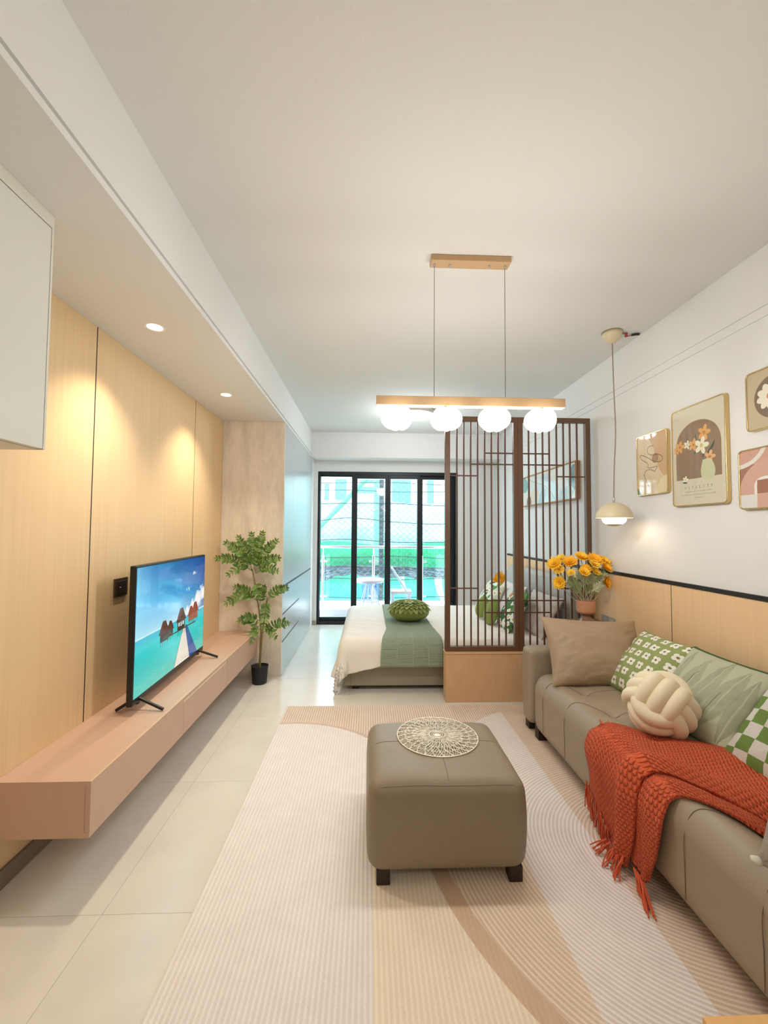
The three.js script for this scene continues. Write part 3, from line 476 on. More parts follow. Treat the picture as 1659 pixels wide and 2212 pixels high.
{
  const p = thing('placemat', 'round openwork pale gold placemat on the ottoman', 'placemat', [0.32, 0.405, -1.935]);
  const gm = std('#f0e6d4', 0.4, { metalness: 0.35 }), R = 0.182, up = (r) => 0.005 - 0.0045 * Math.pow(r / R, 2);
  mesh('rim', (() => { const g = new THREE.TorusGeometry(R, 0.0028, 6, 96); g.rotateX(Math.PI / 2); g.translate(0, up(R), 0); return g; })(), gm, p);
  const rings = [0.018, 0.026, 0.034].map((r) => { const g = new THREE.TorusGeometry(r, 0.0022, 6, 40); g.rotateX(Math.PI / 2); g.translate(0, up(r), 0); return g; }); mesh('centre_rings', merge([...rings, lathe([[0, 0.0035], [0.014, 0.0035], [0.014, 0.004], [0, 0.004]], 24)]), gm, p);
  const g = []; for (const s of [1, -1]) for (let k = 0; k < 84; k++) { const a0 = k / 84 * Math.PI * 2, tw = s * (0.22 + 0.1 * (k % 3)); const pts = []; for (let j = 0; j <= 4; j++) { const r = lerp(0.032 + 0.02 * (k % 2), R, j / 4), a = a0 + tw * Math.pow(j / 4, 1.2); pts.push(V(r * Math.cos(a), up(r) + s * 0.0008, r * Math.sin(a))); } for (let j = 0; j < 4; j++) g.push(rod(pts[j], pts[j + 1], 0.0013, 4)); }
  for (const [r0, n] of [[0.07, 60], [0.11, 90], [0.145, 110]]) for (let k = 0; k < n; k++) { const a = k / n * 6.2832, b = a + 6.2832 / n, q = r0 + (k % 2 ? 0.006 : -0.006), q2 = r0 + (k % 2 ? -0.006 : 0.006); g.push(rod(V(q * Math.cos(a), up(q), q * Math.sin(a)), V(q2 * Math.cos(b), up(q2), q2 * Math.sin(b)), 0.0012, 4)); }
  mesh('openwork', merge(g), gm, p).userData.kind = 'stuff';
}

// ═════════════ sofa ═════════════
const SX0 = 1.07, SX1 = 1.815, SZ0 = -2.748, SZ1 = -0.25, SY0 = 0.035, SY1 = 0.405, SR = 0.095;
const buttonsZ = [-2.4, -2.12, -1.82, -1.54, -1.26, -0.98, -0.7, -0.42], buttons = [];
for (const z of buttonsZ) { buttons.push([1.255, z]); buttons.push([1.58, z]); }
const dimple = (x, z) => { let s = 0; for (const [bx_, bz] of buttons) { const d = Math.hypot(x - bx_, z - bz); s += 0.024 * Math.exp(-d * d / 0.0011) + 0.014 * Math.exp(-d * d / 0.012); } return s - 0.012; };
function seatTop(x, z) { // surface of the seat incl. rounded rims
  const cx = clamp(x, SX0 + SR, SX1 - SR), cz = clamp(z, SZ0 + SR, SZ1 - SR), q = Math.hypot(x - cx, z - cz); let y = SY1 - SR + Math.sqrt(Math.max(0, SR * SR - q * q));
  return y - dimple(x, z) * smooth(SX0, SX0 + 0.06, x);
}
{
  const s = thing('sofa', 'long taupe leather sofa along the right wall', 'sofa', [0, 0.009, 0]);
  const w = SX1 - SX0, h = SY1 - SY0, d = SZ1 - SZ0, c = V((SX0 + SX1) / 2, (SY0 + SY1) / 2, (SZ0 + SZ1) / 2);
  mesh('seat', softBox(w, h, d, SR, 64, 24, 190, (p, n) => { if (n.y > 0.2) p.y -= dimple(p.x + c.x, p.z + c.z) * smooth(SX0, SX0 + 0.06, p.x + c.x); }), M.sofaLeather, s, c.x, c.y, c.z);
  mesh('armrest', softBox(w + 0.004, 0.49, 0.135, 0.035, 40, 30, 10, (p, n) => { p.z += Math.sign(p.z) * 0.008 * (1 - Math.pow(p.y / 0.245, 2)); }), M.sofaLeather, s, c.x - 0.003, 0.06 + 0.245, -2.822);
  for (const z of buttonsZ.slice(0, 6)) {
    const pts = [V(SX0 - 0.0015, 0.1, z - 0.15), V(SX0 - 0.0015, 0.2, z - 0.15), V(SX0 - 0.001, SY1 - SR, z - 0.15)];
    for (let k = 1; k <= 10; k++) { const t = k / 10, x = lerp(SX0 + 0.004, 1.25, t), zz = lerp(z - 0.15, z - 0.005, smooth(0.1, 1, t)); pts.push(V(x, seatTop(x, zz) + 0.0012, zz)); }
    mesh('seam', tube(pts, 0.0011, 80, 5), M.seam, s);
    const p2 = []; for (let k = 0; k <= 12; k++) { const x = lerp(1.26, 1.75, k / 12); p2.push(V(x, seatTop(x, z) + 0.0004, z)); } mesh('seam', tube(p2, 0.0011, 60, 5), M.seam, s);
  }
  const bg = lathe([[0, 0.006], [0.006, 0.005], [0.011, 0], [0, -0.002]], 16); for (const [x, z] of buttons) mesh('button', bg, M.sofaLeather, s, x, seatTop(x, z) + 0.001, z);
  for (const [x, z] of [[1.12, -2.7], [1.76, -2.7], [1.12, -0.35], [1.76, -0.35], [1.12, -2.86], [1.76, -2.86]]) mesh('foot', rspan(x - 0.03, x + 0.03, 0, 0.09, z - 0.03, z + 0.03, 0.004), M.foot, s);
}

// ═════════════ sofa cushions ═════════════
const YOFF = 0.009;
function cushion(name, label, mat, c, right, up, w, h, t, opt, group) {
  const m = single(name, pillowGeo(w, h, t, opt), mat, label, 'cushion', [0, 0, 0], group); orient(m, V(...c), V(...right), V(...up)); return m;
}
const fabricBump = tex(256, 256, (u, v, x, y) => { const n = 128 + ((x % 4 < 2) !== (y % 4 < 2) ? 50 : -50) + 30 * noise(x * 0.4, y * 0.4); return [n, n, n]; }, false, [5, 5]);
cushion('back_cushion', 'large plain taupe leather cushion leaning on the sofa arm', phys('#ab9277', 0.48, { bumpMap: M.leather.bumpMap, bumpScale: 0.0005 }), [1.42, 0.588, -2.585], [1, -0.05, 0.0], [0.03, 0.85, -0.5], 0.63, 0.43, 0.2, { n: 44, pinch: 0.085, wr: 0.005, sd: 3, slump: 0.15 });
{ // flower-tuft cushion
  const fl = (x, w, h, bumpy) => {
    x.fillStyle = bumpy ? '#303030' : '#97a468'; x.fillRect(0, 0, w, h);
    if (!bumpy) for (let k = 0; k < 2600; k++) { x.fillStyle = `rgba(${rnd() < 0.5 ? '70,85,40' : '170,185,120'},0.1)`; x.fillRect(rnd() * w, rnd() * h, 12, 1.5); }
    const N = 6, s = w / N;
    for (let j = 0; j < N; j++) for (let i = 0; i < N; i++) { const cx = (i + 0.5) * s, cy = (j + 0.5) * s, q = s * 0.17; x.fillStyle = bumpy ? '#ffffff' : '#f4f0e4'; for (const [a, b] of [[1, 1], [1, -1], [-1, 1], [-1, -1]]) { x.beginPath(); x.arc(cx + a * q * 0.92, cy + b * q * 0.92, q, 0, 7); x.fill(); } x.beginPath(); x.arc(cx, cy, q, 0, 7); x.fill(); x.fillStyle = bumpy ? '#404040' : '#7c8058'; x.beginPath(); x.arc(cx, cy, q * 0.55, 0, 7); x.fill(); }
  };
  const m = std('#ffffff', 0.95, { map: canvasTex(768, 768, (x, w, h) => fl(x, w, h, false)), bumpMap: canvasTex(768, 768, (x, w, h) => fl(x, w, h, true), false), bumpScale: 0.004 });
  cushion('throw_cushion', 'olive green cushion with rows of white tufted flowers', m, [1.585, 0.575, -2.33], [0.04, 0, 1], [0.25, 0.29, -0.08], 0.43, 0.42, 0.16, { pinch: 0.07, wr: 0.007, sd: 8 });
}
{ // feather cushion: sage front, dark green back
  const draw = (x, w, h, b) => {
    x.fillStyle = b ? '#909090' : '#b9bda2'; x.fillRect(0, 0, w, h);
    const feather = (x0, y0, x1, y1, wd, bend) => {
      const dx = x1 - x0, dy = y1 - y0, L = Math.hypot(dx, dy), nx = -dy / L, ny = dx / L;
      x.strokeStyle = b ? '#303030' : 'rgba(128,134,108,0.75)'; x.lineWidth = 2;
      for (let k = 0; k < L / 7; k++) { const t = k / (L / 7), q = Math.sin(Math.PI * (0.08 + 0.9 * t)), bx_ = x0 + dx * t + nx * bend * Math.sin(Math.PI * t), by = y0 + dy * t + ny * bend * Math.sin(Math.PI * t); for (const s of [1, -1]) { x.beginPath(); x.moveTo(bx_ + nx * s * 5, by + ny * s * 5); x.lineTo(bx_ + nx * s * wd * q + dx / L * 26, by + ny * s * wd * q + dy / L * 26); x.stroke(); } }
    };
    for (const [a, e, c, d, wd, bd] of [[60, 700, 120, 60, 60, 30], [200, 740, 300, 90, 75, 40], [360, 760, 480, 40, 80, 40], [560, 740, 640, 80, 80, 20], [720, 760, 730, 130, 60, 20]]) feather(a, e, c, d, wd, bd);
    x.strokeStyle = b ? '#101010' : '#6c7358'; x.lineWidth = 5; for (const [a, e, c, d] of [[270, 560, 310, 250], [555, 700, 590, 360], [430, 740, 450, 660]]) { x.beginPath(); x.moveTo(a, e); x.quadraticCurveTo(a - 5, (e + d) / 2, c, d); x.stroke(); }
  };
  const t = thing('throw_cushion', 'sage cushion stitched with feathers, dark green edge, behind the knotted ball', 'cushion');
  orient(t, V(1.59, 0.575, -1.93), V(0.04, -0.01, 0.385), V(0.245, 0.28, -0.1));
  const o = { pinch: 0.05, wr: 0.006, sd: 5 };
  mesh('front_cover', pillowGeo(0.44, 0.42, 0.14, { ...o, sides: [1] }), std('#ffffff', 0.95, { map: canvasTex(800, 800, (x, w, h) => draw(x, w, h, false)), bumpMap: canvasTex(800, 800, (x, w, h) => draw(x, w, h, true), false), bumpScale: 0.002 }), t);
  const gm = std('#47603a', 0.95); mesh('back_cover', pillowGeo(0.44, 0.42, 0.15, { ...o, sides: [-1] }), gm, t); mesh('piping', pillowRim(0.446, 0.426, 0.05, 0.008), gm, t).position.z = -0.006;
}
{ // checked cushion
  const m = std('#ffffff', 1, { map: canvasTex(512, 512, (x, w, h) => { const N = 7, s = w / N; for (let j = 0; j < N; j++) for (let i = 0; i < N; i++) { x.fillStyle = (i + j) % 2 ? '#f3f0e6' : '#7c9b4e'; x.fillRect(i * s, j * s, s + 1, s + 1); } for (let k = 0; k < 9000; k++) { x.fillStyle = `rgba(${rnd() < 0.5 ? '255,255,255' : '40,60,10'},0.06)`; x.fillRect(rnd() * w, rnd() * h, 3, 3); } }), bumpMap: fabricBump, bumpScale: 0.002 });
  cushion('throw_cushion', 'green and white checked fleece cushion at the right edge', m, [1.6, 0.575, -1.49], [0.03, 0, 1], [0.24, 0.29, -0.06], 0.46, 0.44, 0.16, { pinch: 0.05, wr: 0.005, sd: 12 });
}
{ // knotted ball (monkey's fist): three bundles of three strands
  const b = thing('knot_cushion', 'cream knotted ball cushion in front of the feather cushion', 'cushion', [1.345, 0.548, -1.905]);
  b.rotation.set(0.5, 0.6, 0.35); const cm = phys('#efe2c4', 0.95, { sheen: 0.5, sheenRoughness: 0.6, sheenColor: new THREE.Color('#fff4dc') });
  for (const ax of [0, 1, 2]) for (const k of [-1, 0, 1]) {
    const off = k * 0.052, pts = []; for (let i = 0; i < 48; i++) { const a = i / 48 * Math.PI * 2, over = -Math.cos(2 * a), R = Math.sqrt(Math.max(0.001, 0.104 * 0.104 - off * off * 0.62)) + 0.015 * over - 0.002, q = [0, 0, 0]; q[ax] = off * (1 + 0.08 * over); q[(ax + 1) % 3] = R * Math.cos(a); q[(ax + 2) % 3] = R * Math.sin(a); pts.push(V(...q)); }
    mesh('strand', tube(pts, 0.033, 96, 14, true), cm, b);
  }
}
{ // wrapped cushion at the very right
  const t = thing('wrap_cushion', 'taupe cushion with a crossed wrap and knotted corner at the near sofa end', 'cushion');
  orient(t, V(1.275, 0.54, -0.97), V(0.507, 0, 0.862), V(0.486, 0.826, -0.282));
  const m = std('#a09587', 0.7); mesh('cover', pillowGeo(0.52, 0.27, 0.15, { n: 36, pinch: 0.04, wr: 0.01, sd: 22 }), m, t);
  for (const s of [1, -1]) mesh('wrap_band', shell((u, v) => { const x = lerp(-0.235, 0.12, v), y = s * lerp(-0.1, 0.08, v) + (u - 0.5) * 0.05, X = x / 0.26, Y = y / 0.135; return V(x, y, 0.012 + 0.085 * Math.pow(Math.max(0, (1 - Math.pow(Math.abs(X), 2.4)) * (1 - Math.pow(Math.min(1, Math.abs(Y)), 2.4))), 0.55)); }, 6, 24, 0.008), m, t);
  mesh('corner_knot', (() => { const g = new THREE.SphereGeometry(0.011, 14, 10); const p = g.attributes.position; for (let i = 0; i < p.count; i++) { const k = 1 + 0.25 * noise(p.getX(i) * 120, p.getY(i) * 120, p.getZ(i) * 120); p.setXYZ(i, p.getX(i) * k * 1.3, p.getY(i) * k, p.getZ(i) * k); } g.computeVertexNormals(); g.translate(-0.257, -0.13, 0.005); return g; })(), std('#d9d2c2', 0.9), t);
}
{ // orange knitted throw over the sofa front
  const t = thing('knitted_throw', 'burnt orange knitted throw with fringe over the sofa front', 'throw', [0, YOFF, 0]);
  const stitch = (x, y) => { const cx = x % 16 / 16 * 2 - 1, row = Math.floor(y / 16), cy = y % 16 / 16 * 2 - 1, c2 = ((x + (row % 2) * 8) % 16) / 16 * 2 - 1; return Math.sqrt(Math.max(0, 1 - c2 * c2 * 1.05 - cy * cy * 1.05)); };
  const bump = tex(128, 128, (u, v, x, y) => { const n = 20 + 230 * stitch(x, y); return [n, n, n]; }, false, [8, 8]);
  const map = tex(128, 128, (u, v, x, y) => { const n = noise(x * 0.5, y * 0.5) * 14 + noise(x * 0.13, y * 0.13, 4) * 10; return [224 + n, 100 + n * 0.8, 62 + n * 0.7]; }, true, [8, 8]);
  const km = std('#ffffff', 1, { map, bumpMap: bump, bumpScale: 0.012 });
  const near = (z) => smooth(-2.0, -1.52, z);
  // sheet: u across (0 far .. 1 near), v along (0 = hanging hem .. 1 = back on seat)
  const layer = (z0, z1, lift, hang, prof, onLen, sd, pull) => shell((u, v) => {
    const h = hang(u), tot = h + onLen, s = v * tot - h, zf = lerp(z0, z1, u), bumpY = prof(u);
    const wob = 0.006 * noise(u * 6 + sd, v * 7, sd);
    if (s >= 0) { // on the seat
      const k = s, nr = near(zf), x = SX0 + 0.03 + k * lerp(0.82, 0.4, nr), z = zf + k * lerp(0.5, 0.85, nr); const ramp = smooth(0, 0.09, s);
      const y = seatTop(Math.min(x, SX1 - 0.02), z) ; return V(Math.min(x, 1.72), y + lift + bumpY + wob + 0.004, z - 0.03 * bumpY);
    }
    const q = -s, r = 0.06; // hanging
    const fall = Math.max(0, q - 0.05), narrow = 1 - pull * smooth(0.05, h, q), zc = (z0 + z1) / 2 + 0.03;
    const y0_ = seatTop(SX0 + 0.03, zf); const a = Math.min(1, q / 0.09);
    return V(SX0 + 0.03 - 0.052 * Math.sin(a * Math.PI / 2) - lift - bumpY * 0.9 - wob - 0.018 * smooth(0.2, 0.42, q), Math.max(0.012 + 0.3 * bumpY, y0_ - 0.03 * a - Math.max(0, q - 0.03) + (lift + bumpY) * (1 - a)), lerp(zc, zf, narrow) + 0.012 * Math.sin(q * 16 + u * 5) * smooth(0.1, 0.4, q));
  }, 60, 120, 0.012, z1 - z0, 1.1);
  const bell = (u, c, w) => Math.exp(-(u - c) * (u - c) / (w * w));
  mesh('lower_fold', layer(-1.72, -1.475, 0.006, () => 0.33, (u) => 0.016 * bell(u, 0.75, 0.2), 0.72, 4, 0.6), km, t);
  mesh('upper_fold', layer(-2.0, -1.6, 0.012, (u) => lerp(0.24, 0.36, smooth(0.15, 0.75, u)), (u) => 0.012 * bell(u, 0.3, 0.18) + 0.04 * bell(u, 0.84, 0.12) - 0.008 * smooth(0.12, 0, u) , 0.72, 9, 0.2), km, t);
  const fm = std('#d4603c', 1);
  const tassel = (p, d, n, L, spread) => { const g = []; for (let k = 0; k < n; k++) { const a = rr(-1, 1) * spread, b = rr(-1, 1) * spread; const e = p.clone().add(d.clone().multiplyScalar(L * rr(0.8, 1.05))).add(V(a * 0.6, 0, b)); e.y = Math.max(0.005, e.y); const mid = p.clone().lerp(e, 0.5).add(V(rr(-0.006, 0.004), rr(0, 0.008), rr(-0.008, 0.008))); mid.y = Math.max(0.005, mid.y); g.push(tube([p.clone().add(V(0, 0.006, rr(-0.004, 0.004))), mid, e], 0.0026, 8, 5)); } mesh('tassel', merge(g), fm, t); };
  for (let k = 0; k < 9; k++) tassel(V(1.032 - 0.003 * k, 0.155 - 0.007 * k, -1.975 + 0.026 * k), V(-0.02, -1, 0), 4, 0.115, 0.012);
  for (let k = 0; k < 7; k++) tassel(V(0.99 + 0.008 * (k % 3), 0.06, -1.74 + 0.018 * k), V(-0.35 - 0.12 * (k % 2), -0.75, -0.3 + 0.08 * k), 4, 0.11, 0.02);
  for (let k = 0; k < 5; k++) tassel(V(1.018, 0.05, -1.605 + 0.012 * k), V(-0.1 - 0.05 * k, -0.6, 0.5 + 0.1 * k), 4, 0.12, 0.025);
  for (let k = 0; k < 3; k++) tassel(V(1.115 + 0.03 * k, SY1 + 0.012, -1.965 + 0.02 * k), V(0.1, 0.06, -1), 3, 0.05, 0.014);
}

// ═════════════ bed ═════════════
const BX0 = -0.2, BX1 = 1.7, BZ0 = -3.52, BZ1 = -5.1, BTOP = 0.425;
{
  const b = thing('bed', 'upholstered double bed with a tufted pale grey headboard behind the lattice', 'bed');
  mesh('base', rspan(BX0, BX1 - 0.005, 0.035, 0.215, BZ1, BZ0 - 0.03, 0.012), M.bedLeather, b);
  mesh('base_seam', rspan(BX0 + 0.058, BX0 + 0.0615, 0.04, 0.21, BZ0 - 0.031, BZ0 - 0.0292, 0.0006), M.seam, b);
  mesh('mattress', softBox(BX1 - BX0 - 0.06, 0.19, 1.5, 0.05, 12, 6, 12), M.cloth, b, (BX0 + BX1) / 2 + 0.015, 0.311, (BZ0 + BZ1) / 2);
  const hb = []; for (const y of [0.16, -0.05]) for (let k = 0; k < 7; k++) hb.push([-0.66 + k * 0.22 + (y < 0 ? 0.11 : 0), y]);
  const hm = std('#bebcb4', 0.55);
  const head = mesh('headboard', softBox(0.11, 0.9, 1.7, 0.04, 6, 60, 100, (p, n) => { if (n.x < -0.3) { let s = 0; for (const [z, y] of hb) { const d = Math.hypot(p.z - z, p.y - y); s += 0.035 * Math.exp(-d * d / 0.0018) + 0.02 * Math.exp(-d * d / 0.01); } p.x += s; } const e = Math.max(0, Math.abs(p.z) - 0.66) / 0.19; if (p.y > 0) p.y -= 0.11 * e * e * (p.y / 0.45); }), hm, b, 1.757, 0.49, -4.3);
  for (const [z, y] of hb) mesh('tuft_button', (() => { const g = new THREE.SphereGeometry(0.011, 10, 8); g.scale(0.5, 1, 1); return g; })(), hm, head, -0.006, y, z);
  for (const x of [-0.1, 1.5]) for (const z of [-3.62, -5.0]) mesh('foot', rspan(x - 0.03, x + 0.03, 0, 0.037, z - 0.03, z + 0.03, 0.004), M.foot, b);
}
// cloth falling over the near side and the foot of the bed
function drape(x, z, off, sd, amp) {
  const ex = Math.max(0, BX0 + 0.03 - x), ez = Math.max(0, z - (BZ0 - 0.03)), d = Math.hypot(ex, ez);
  const px = Math.max(x, BX0 + 0.03), pz = Math.min(z, BZ0 - 0.03);
  const puff = 0.012 * noise(x * 2.3 + sd, z * 2.3, sd) + 0.004 * noise(x * 9, z * 9, sd);
  if (d < 1e-6) return V(x, BTOP + off + puff, z);
  const r = 0.1, q = r * Math.PI / 2, a = Math.min(d, q) / r, rest = Math.max(0, d - q), ux = -ex / d, uz = ez / d;
  const along = ux * 3 + (ez > ex ? x : z) * 1.0, fold = amp * smooth(0.04, 0.2, rest) * (noise(along * 9 + sd, 0.3, sd) * 1.3 + 0.5 * noise(along * 23, 1, sd));
  const out = r * Math.sin(a) * 0.75 + 0.1 * rest * (ex > 0 && ez > 0 ? 1.5 : ez > 0 ? 0.2 : 0.6) + off * Math.sin(a) + fold;
  return V(px + ux * out, Math.max(0.006, BTOP + off * Math.cos(a) + puff * Math.cos(a) - r * (1 - Math.cos(a)) - rest), pz + uz * out);
}
{
  const hemF = (x) => 0.07 * smooth(0.08, -0.28, x) + 0.24 + 0.02 * noise(x * 4, 2) - 0.015 * smooth(0.0, 0.2, x);
  const g = shell((u, v) => { const x = lerp(BX0 - 0.33, 1.66, Math.pow(u, 1.15)); const z = lerp(BZ0 + hemF(x), BZ1 + 0.0, Math.pow(v, 1.15)); return drape(x, z, 0, 2, 0.03); }, 120, 110, 0.012, 1.9, 1.7);
  single('duvet', g, std('#f4ece2', 0.95, { bumpMap: fabricBump, bumpScale: 0.0006 }), 'white duvet spread over the bed and hanging at its foot corner', 'duvet');
  const rows = (x, y, col) => { const c = Math.floor(x / 64), X = x % 64, Y = (y + (c % 2) * 22) % 44; if (X < 5) return 0.35; return Y < 5 ? 0.1 : 0.72 + 0.25 * Math.sin(Y * 1.1); };
  const tb = tex(256, 352, (u, v, x, y) => { const n = 255 * clamp(rows(x, y) + 0.12 * noise(x * 0.5, y * 0.5)); return [n, n, n]; }, false, [2.0, 2.0]);
  const tm = tex(256, 352, (u, v, x, y) => { const n = noise(x * 0.3, y * 0.3) * 14; return [152 + n, 166 + n, 142 + n]; }, true, [2.0, 2.0]);
  const t = shell((u, v) => { const z = lerp(BZ0 + 0.232, BZ1 + 0.01, v), f = smooth(BZ0 - 0.4, BZ0 + 0.2, z); const x = lerp(lerp(0.17, 0.105, f), lerp(0.6, 0.625, f), u); return drape(x, z, 0.014, 2, 0.016); }, 50, 100, 0.012, 0.5, 1.75);
  single('bed_throw', t, std('#ffffff', 1, { map: tm, bumpMap: tb, bumpScale: 0.006 }), 'sage green woven throw laid across the white duvet', 'throw');
}
{ // round petal cushion
  const c = thing('petal_cushion', 'round olive velvet cushion with leaf petals and white flower centre', 'cushion', [0.41, BTOP + 0.022, -4.2]);
  const vm = phys('#7b8640', 0.8, { sheen: 0.6, sheenColor: new THREE.Color('#c9d084') });
  const pts = []; for (let k = 0; k <= 20; k++) { const a = -Math.PI / 2 + k / 20 * Math.PI; pts.push([0.2 * Math.pow(Math.max(0, Math.cos(a)), 0.7) + 0.0001, 0.085 + 0.083 * Math.sin(a)]); } mesh('body', lathe(pts, 48), vm, c);
  const pm = [phys('#a3ad68', 0.8, { side: THREE.DoubleSide }), phys('#8f9b52', 0.8, { side: THREE.DoubleSide }), phys('#7d8b46', 0.8, { side: THREE.DoubleSide })], lg = leafGeo(0.098, 0.05, 0.14, 0.3);
  for (const [n, r, y, tilt] of [[26, 0.148, 0.158, 0.85], [25, 0.115, 0.174, 0.5], [22, 0.08, 0.182, 0.32], [16, 0.045, 0.186, 0.18]]) for (let k = 0; k < n; k++) {
    const a = k / n * Math.PI * 2 + r * 9, o = mesh('petal', lg, pm[k % 3], c); o.position.set(r * Math.cos(a), y, r * Math.sin(a));
    const out = V(Math.cos(a) * Math.cos(tilt), -Math.sin(tilt), Math.sin(a) * Math.cos(tilt)), side = V(-Math.sin(a), 0, Math.cos(a)); const nrm = side.clone().cross(out); o.quaternion.setFromRotationMatrix(new THREE.Matrix4().makeBasis(side, out, nrm)); if (nrm.y < 0) o.rotateY(Math.PI);
  }
  const wl = leafGeo(0.05, 0.026, 0.2, 0.2), wm = std('#f0e9da', 0.9, { side: THREE.DoubleSide }); for (let k = 0; k < 14; k++) { const a = k / 14 * 6.2832, o = mesh('flower_petal', wl, wm, c); o.position.set(0.022 * Math.cos(a), 0.182, 0.022 * Math.sin(a)); const out = V(Math.cos(a) * 0.96, 0.2, Math.sin(a) * 0.96), side = V(-Math.sin(a), 0, Math.cos(a)), nrm = side.clone().cross(out).negate(); o.quaternion.setFromRotationMatrix(new THREE.Matrix4().makeBasis(side.negate(), out, nrm)); }
  mesh('flower_centre', (() => { const g = new THREE.SphereGeometry(0.026, 16, 10); g.scale(1, 0.5, 1); return g; })(), std('#9c8a4e', 0.9), c, 0, 0.185, 0);
}
{ // pillows and cushions at the headboard
  const lean = (c, h = 0.42) => [[0.02, 0, 1], [0.28, 0.34, 0]];
  const white = std('#ece8e6', 0.9), grey = std('#cfc6c0', 0.9);
  const floral = (base, sd) => { let s = sd; const q = () => { s = (s * 1103515245 + 12345) % 2147483648; return s / 2147483648; }; return std('#ffffff', 0.9, { map: canvasTex(512, 512, (x, w, h) => {
    x.fillStyle = base; x.fillRect(0, 0, w, h); for (let k = 0; k < 16; k++) { x.fillStyle = ['#3f6b3c', '#6d9a52', '#2f5535', '#f2efe6'][k % 4]; x.beginPath(); x.ellipse(q() * w, q() * h, 40 + q() * 60, 20 + q() * 30, q() * 3, 0, 7); x.fill(); }
    for (let k = 0; k < 34; k++) { const cx = q() * w, cy = q() * h, r = 14 + q() * 14; x.fillStyle = '#faf7ee'; for (let j = 0; j < 6; j++) { x.beginPath(); x.arc(cx + r * Math.cos(j * 1.047), cy + r * Math.sin(j * 1.047), r * 0.62, 0, 7); x.fill(); } x.fillStyle = '#e0a13c'; x.beginPath(); x.arc(cx, cy, r * 0.5, 0, 7); x.fill(); }
    if (sd === 77) { x.fillStyle = '#c98a45'; x.beginPath(); x.ellipse(150, 110, 70, 42, -0.4, 0, 7); x.fill(); x.strokeStyle = '#f6efe0'; x.lineWidth = 10; x.stroke(); }
  }) }); };
  const put = (name, label, mat, c, w, h, t, o, dz = 0) => cushion(name, label, mat, c, [0.02 + dz, 0, 1], [0.2, 0.34, -0.0], w, h, t, o, undefined);
  put('bed_pillow', 'white pillow against the headboard behind the floral cushions', white, [1.5, 0.6, -4.5], 0.62, 0.4, 0.15, { sd: 31 });
  put('bed_pillow', 'greyish pillow leaning on the headboard end nearest the lattice', grey, [1.56, 0.592, -3.82], 0.62, 0.4, 0.15, { sd: 36 });
  put('floral_cushion', 'white and green daisy cushion at the far side of the bed', floral('#dfe6d2', 5), [1.35, 0.6, -4.62], 0.42, 0.4, 0.14, { sd: 41 }, 0.1);
  put('floral_cushion', 'green daisy cushion with an orange flower behind the lattice post', floral('#4e7a46', 77), [1.37, 0.6, -3.93], 0.44, 0.42, 0.14, { sd: 44 }, -0.1);
  const vm = phys('#86994a', 0.8, { sheen: 0.6, sheenColor: new THREE.Color('#cbd78c') });
  for (const [c, l, s] of [[[1.185, 0.553, -4.33], 'smaller olive velvet leaf cushion farther along the bed', 0.9], [[1.205, 0.553, -4.07], 'plump olive velvet leaf cushion nearest the lattice', 1]]) {
    const g = new THREE.SphereGeometry(1, 32, 24), p = g.attributes.position; for (let i = 0; i < p.count; i++) { const y = p.getY(i), x = p.getX(i), z = p.getZ(i), k = 0.85 - 0.25 * y; const cr = 0.012 * Math.exp(-x * x / 0.02) * (z > 0 ? 1 : 0); p.setXYZ(i, x * 0.115 * k * s, y * 0.128 * s, z * 0.065 * s - cr); } g.computeVertexNormals();
    const m = single('velvet_cushion', g, vm, l, 'cushion'); orient(m, V(...c), V(0.1, 0, 1), V(0.12, 0.4, 0));
  }
}

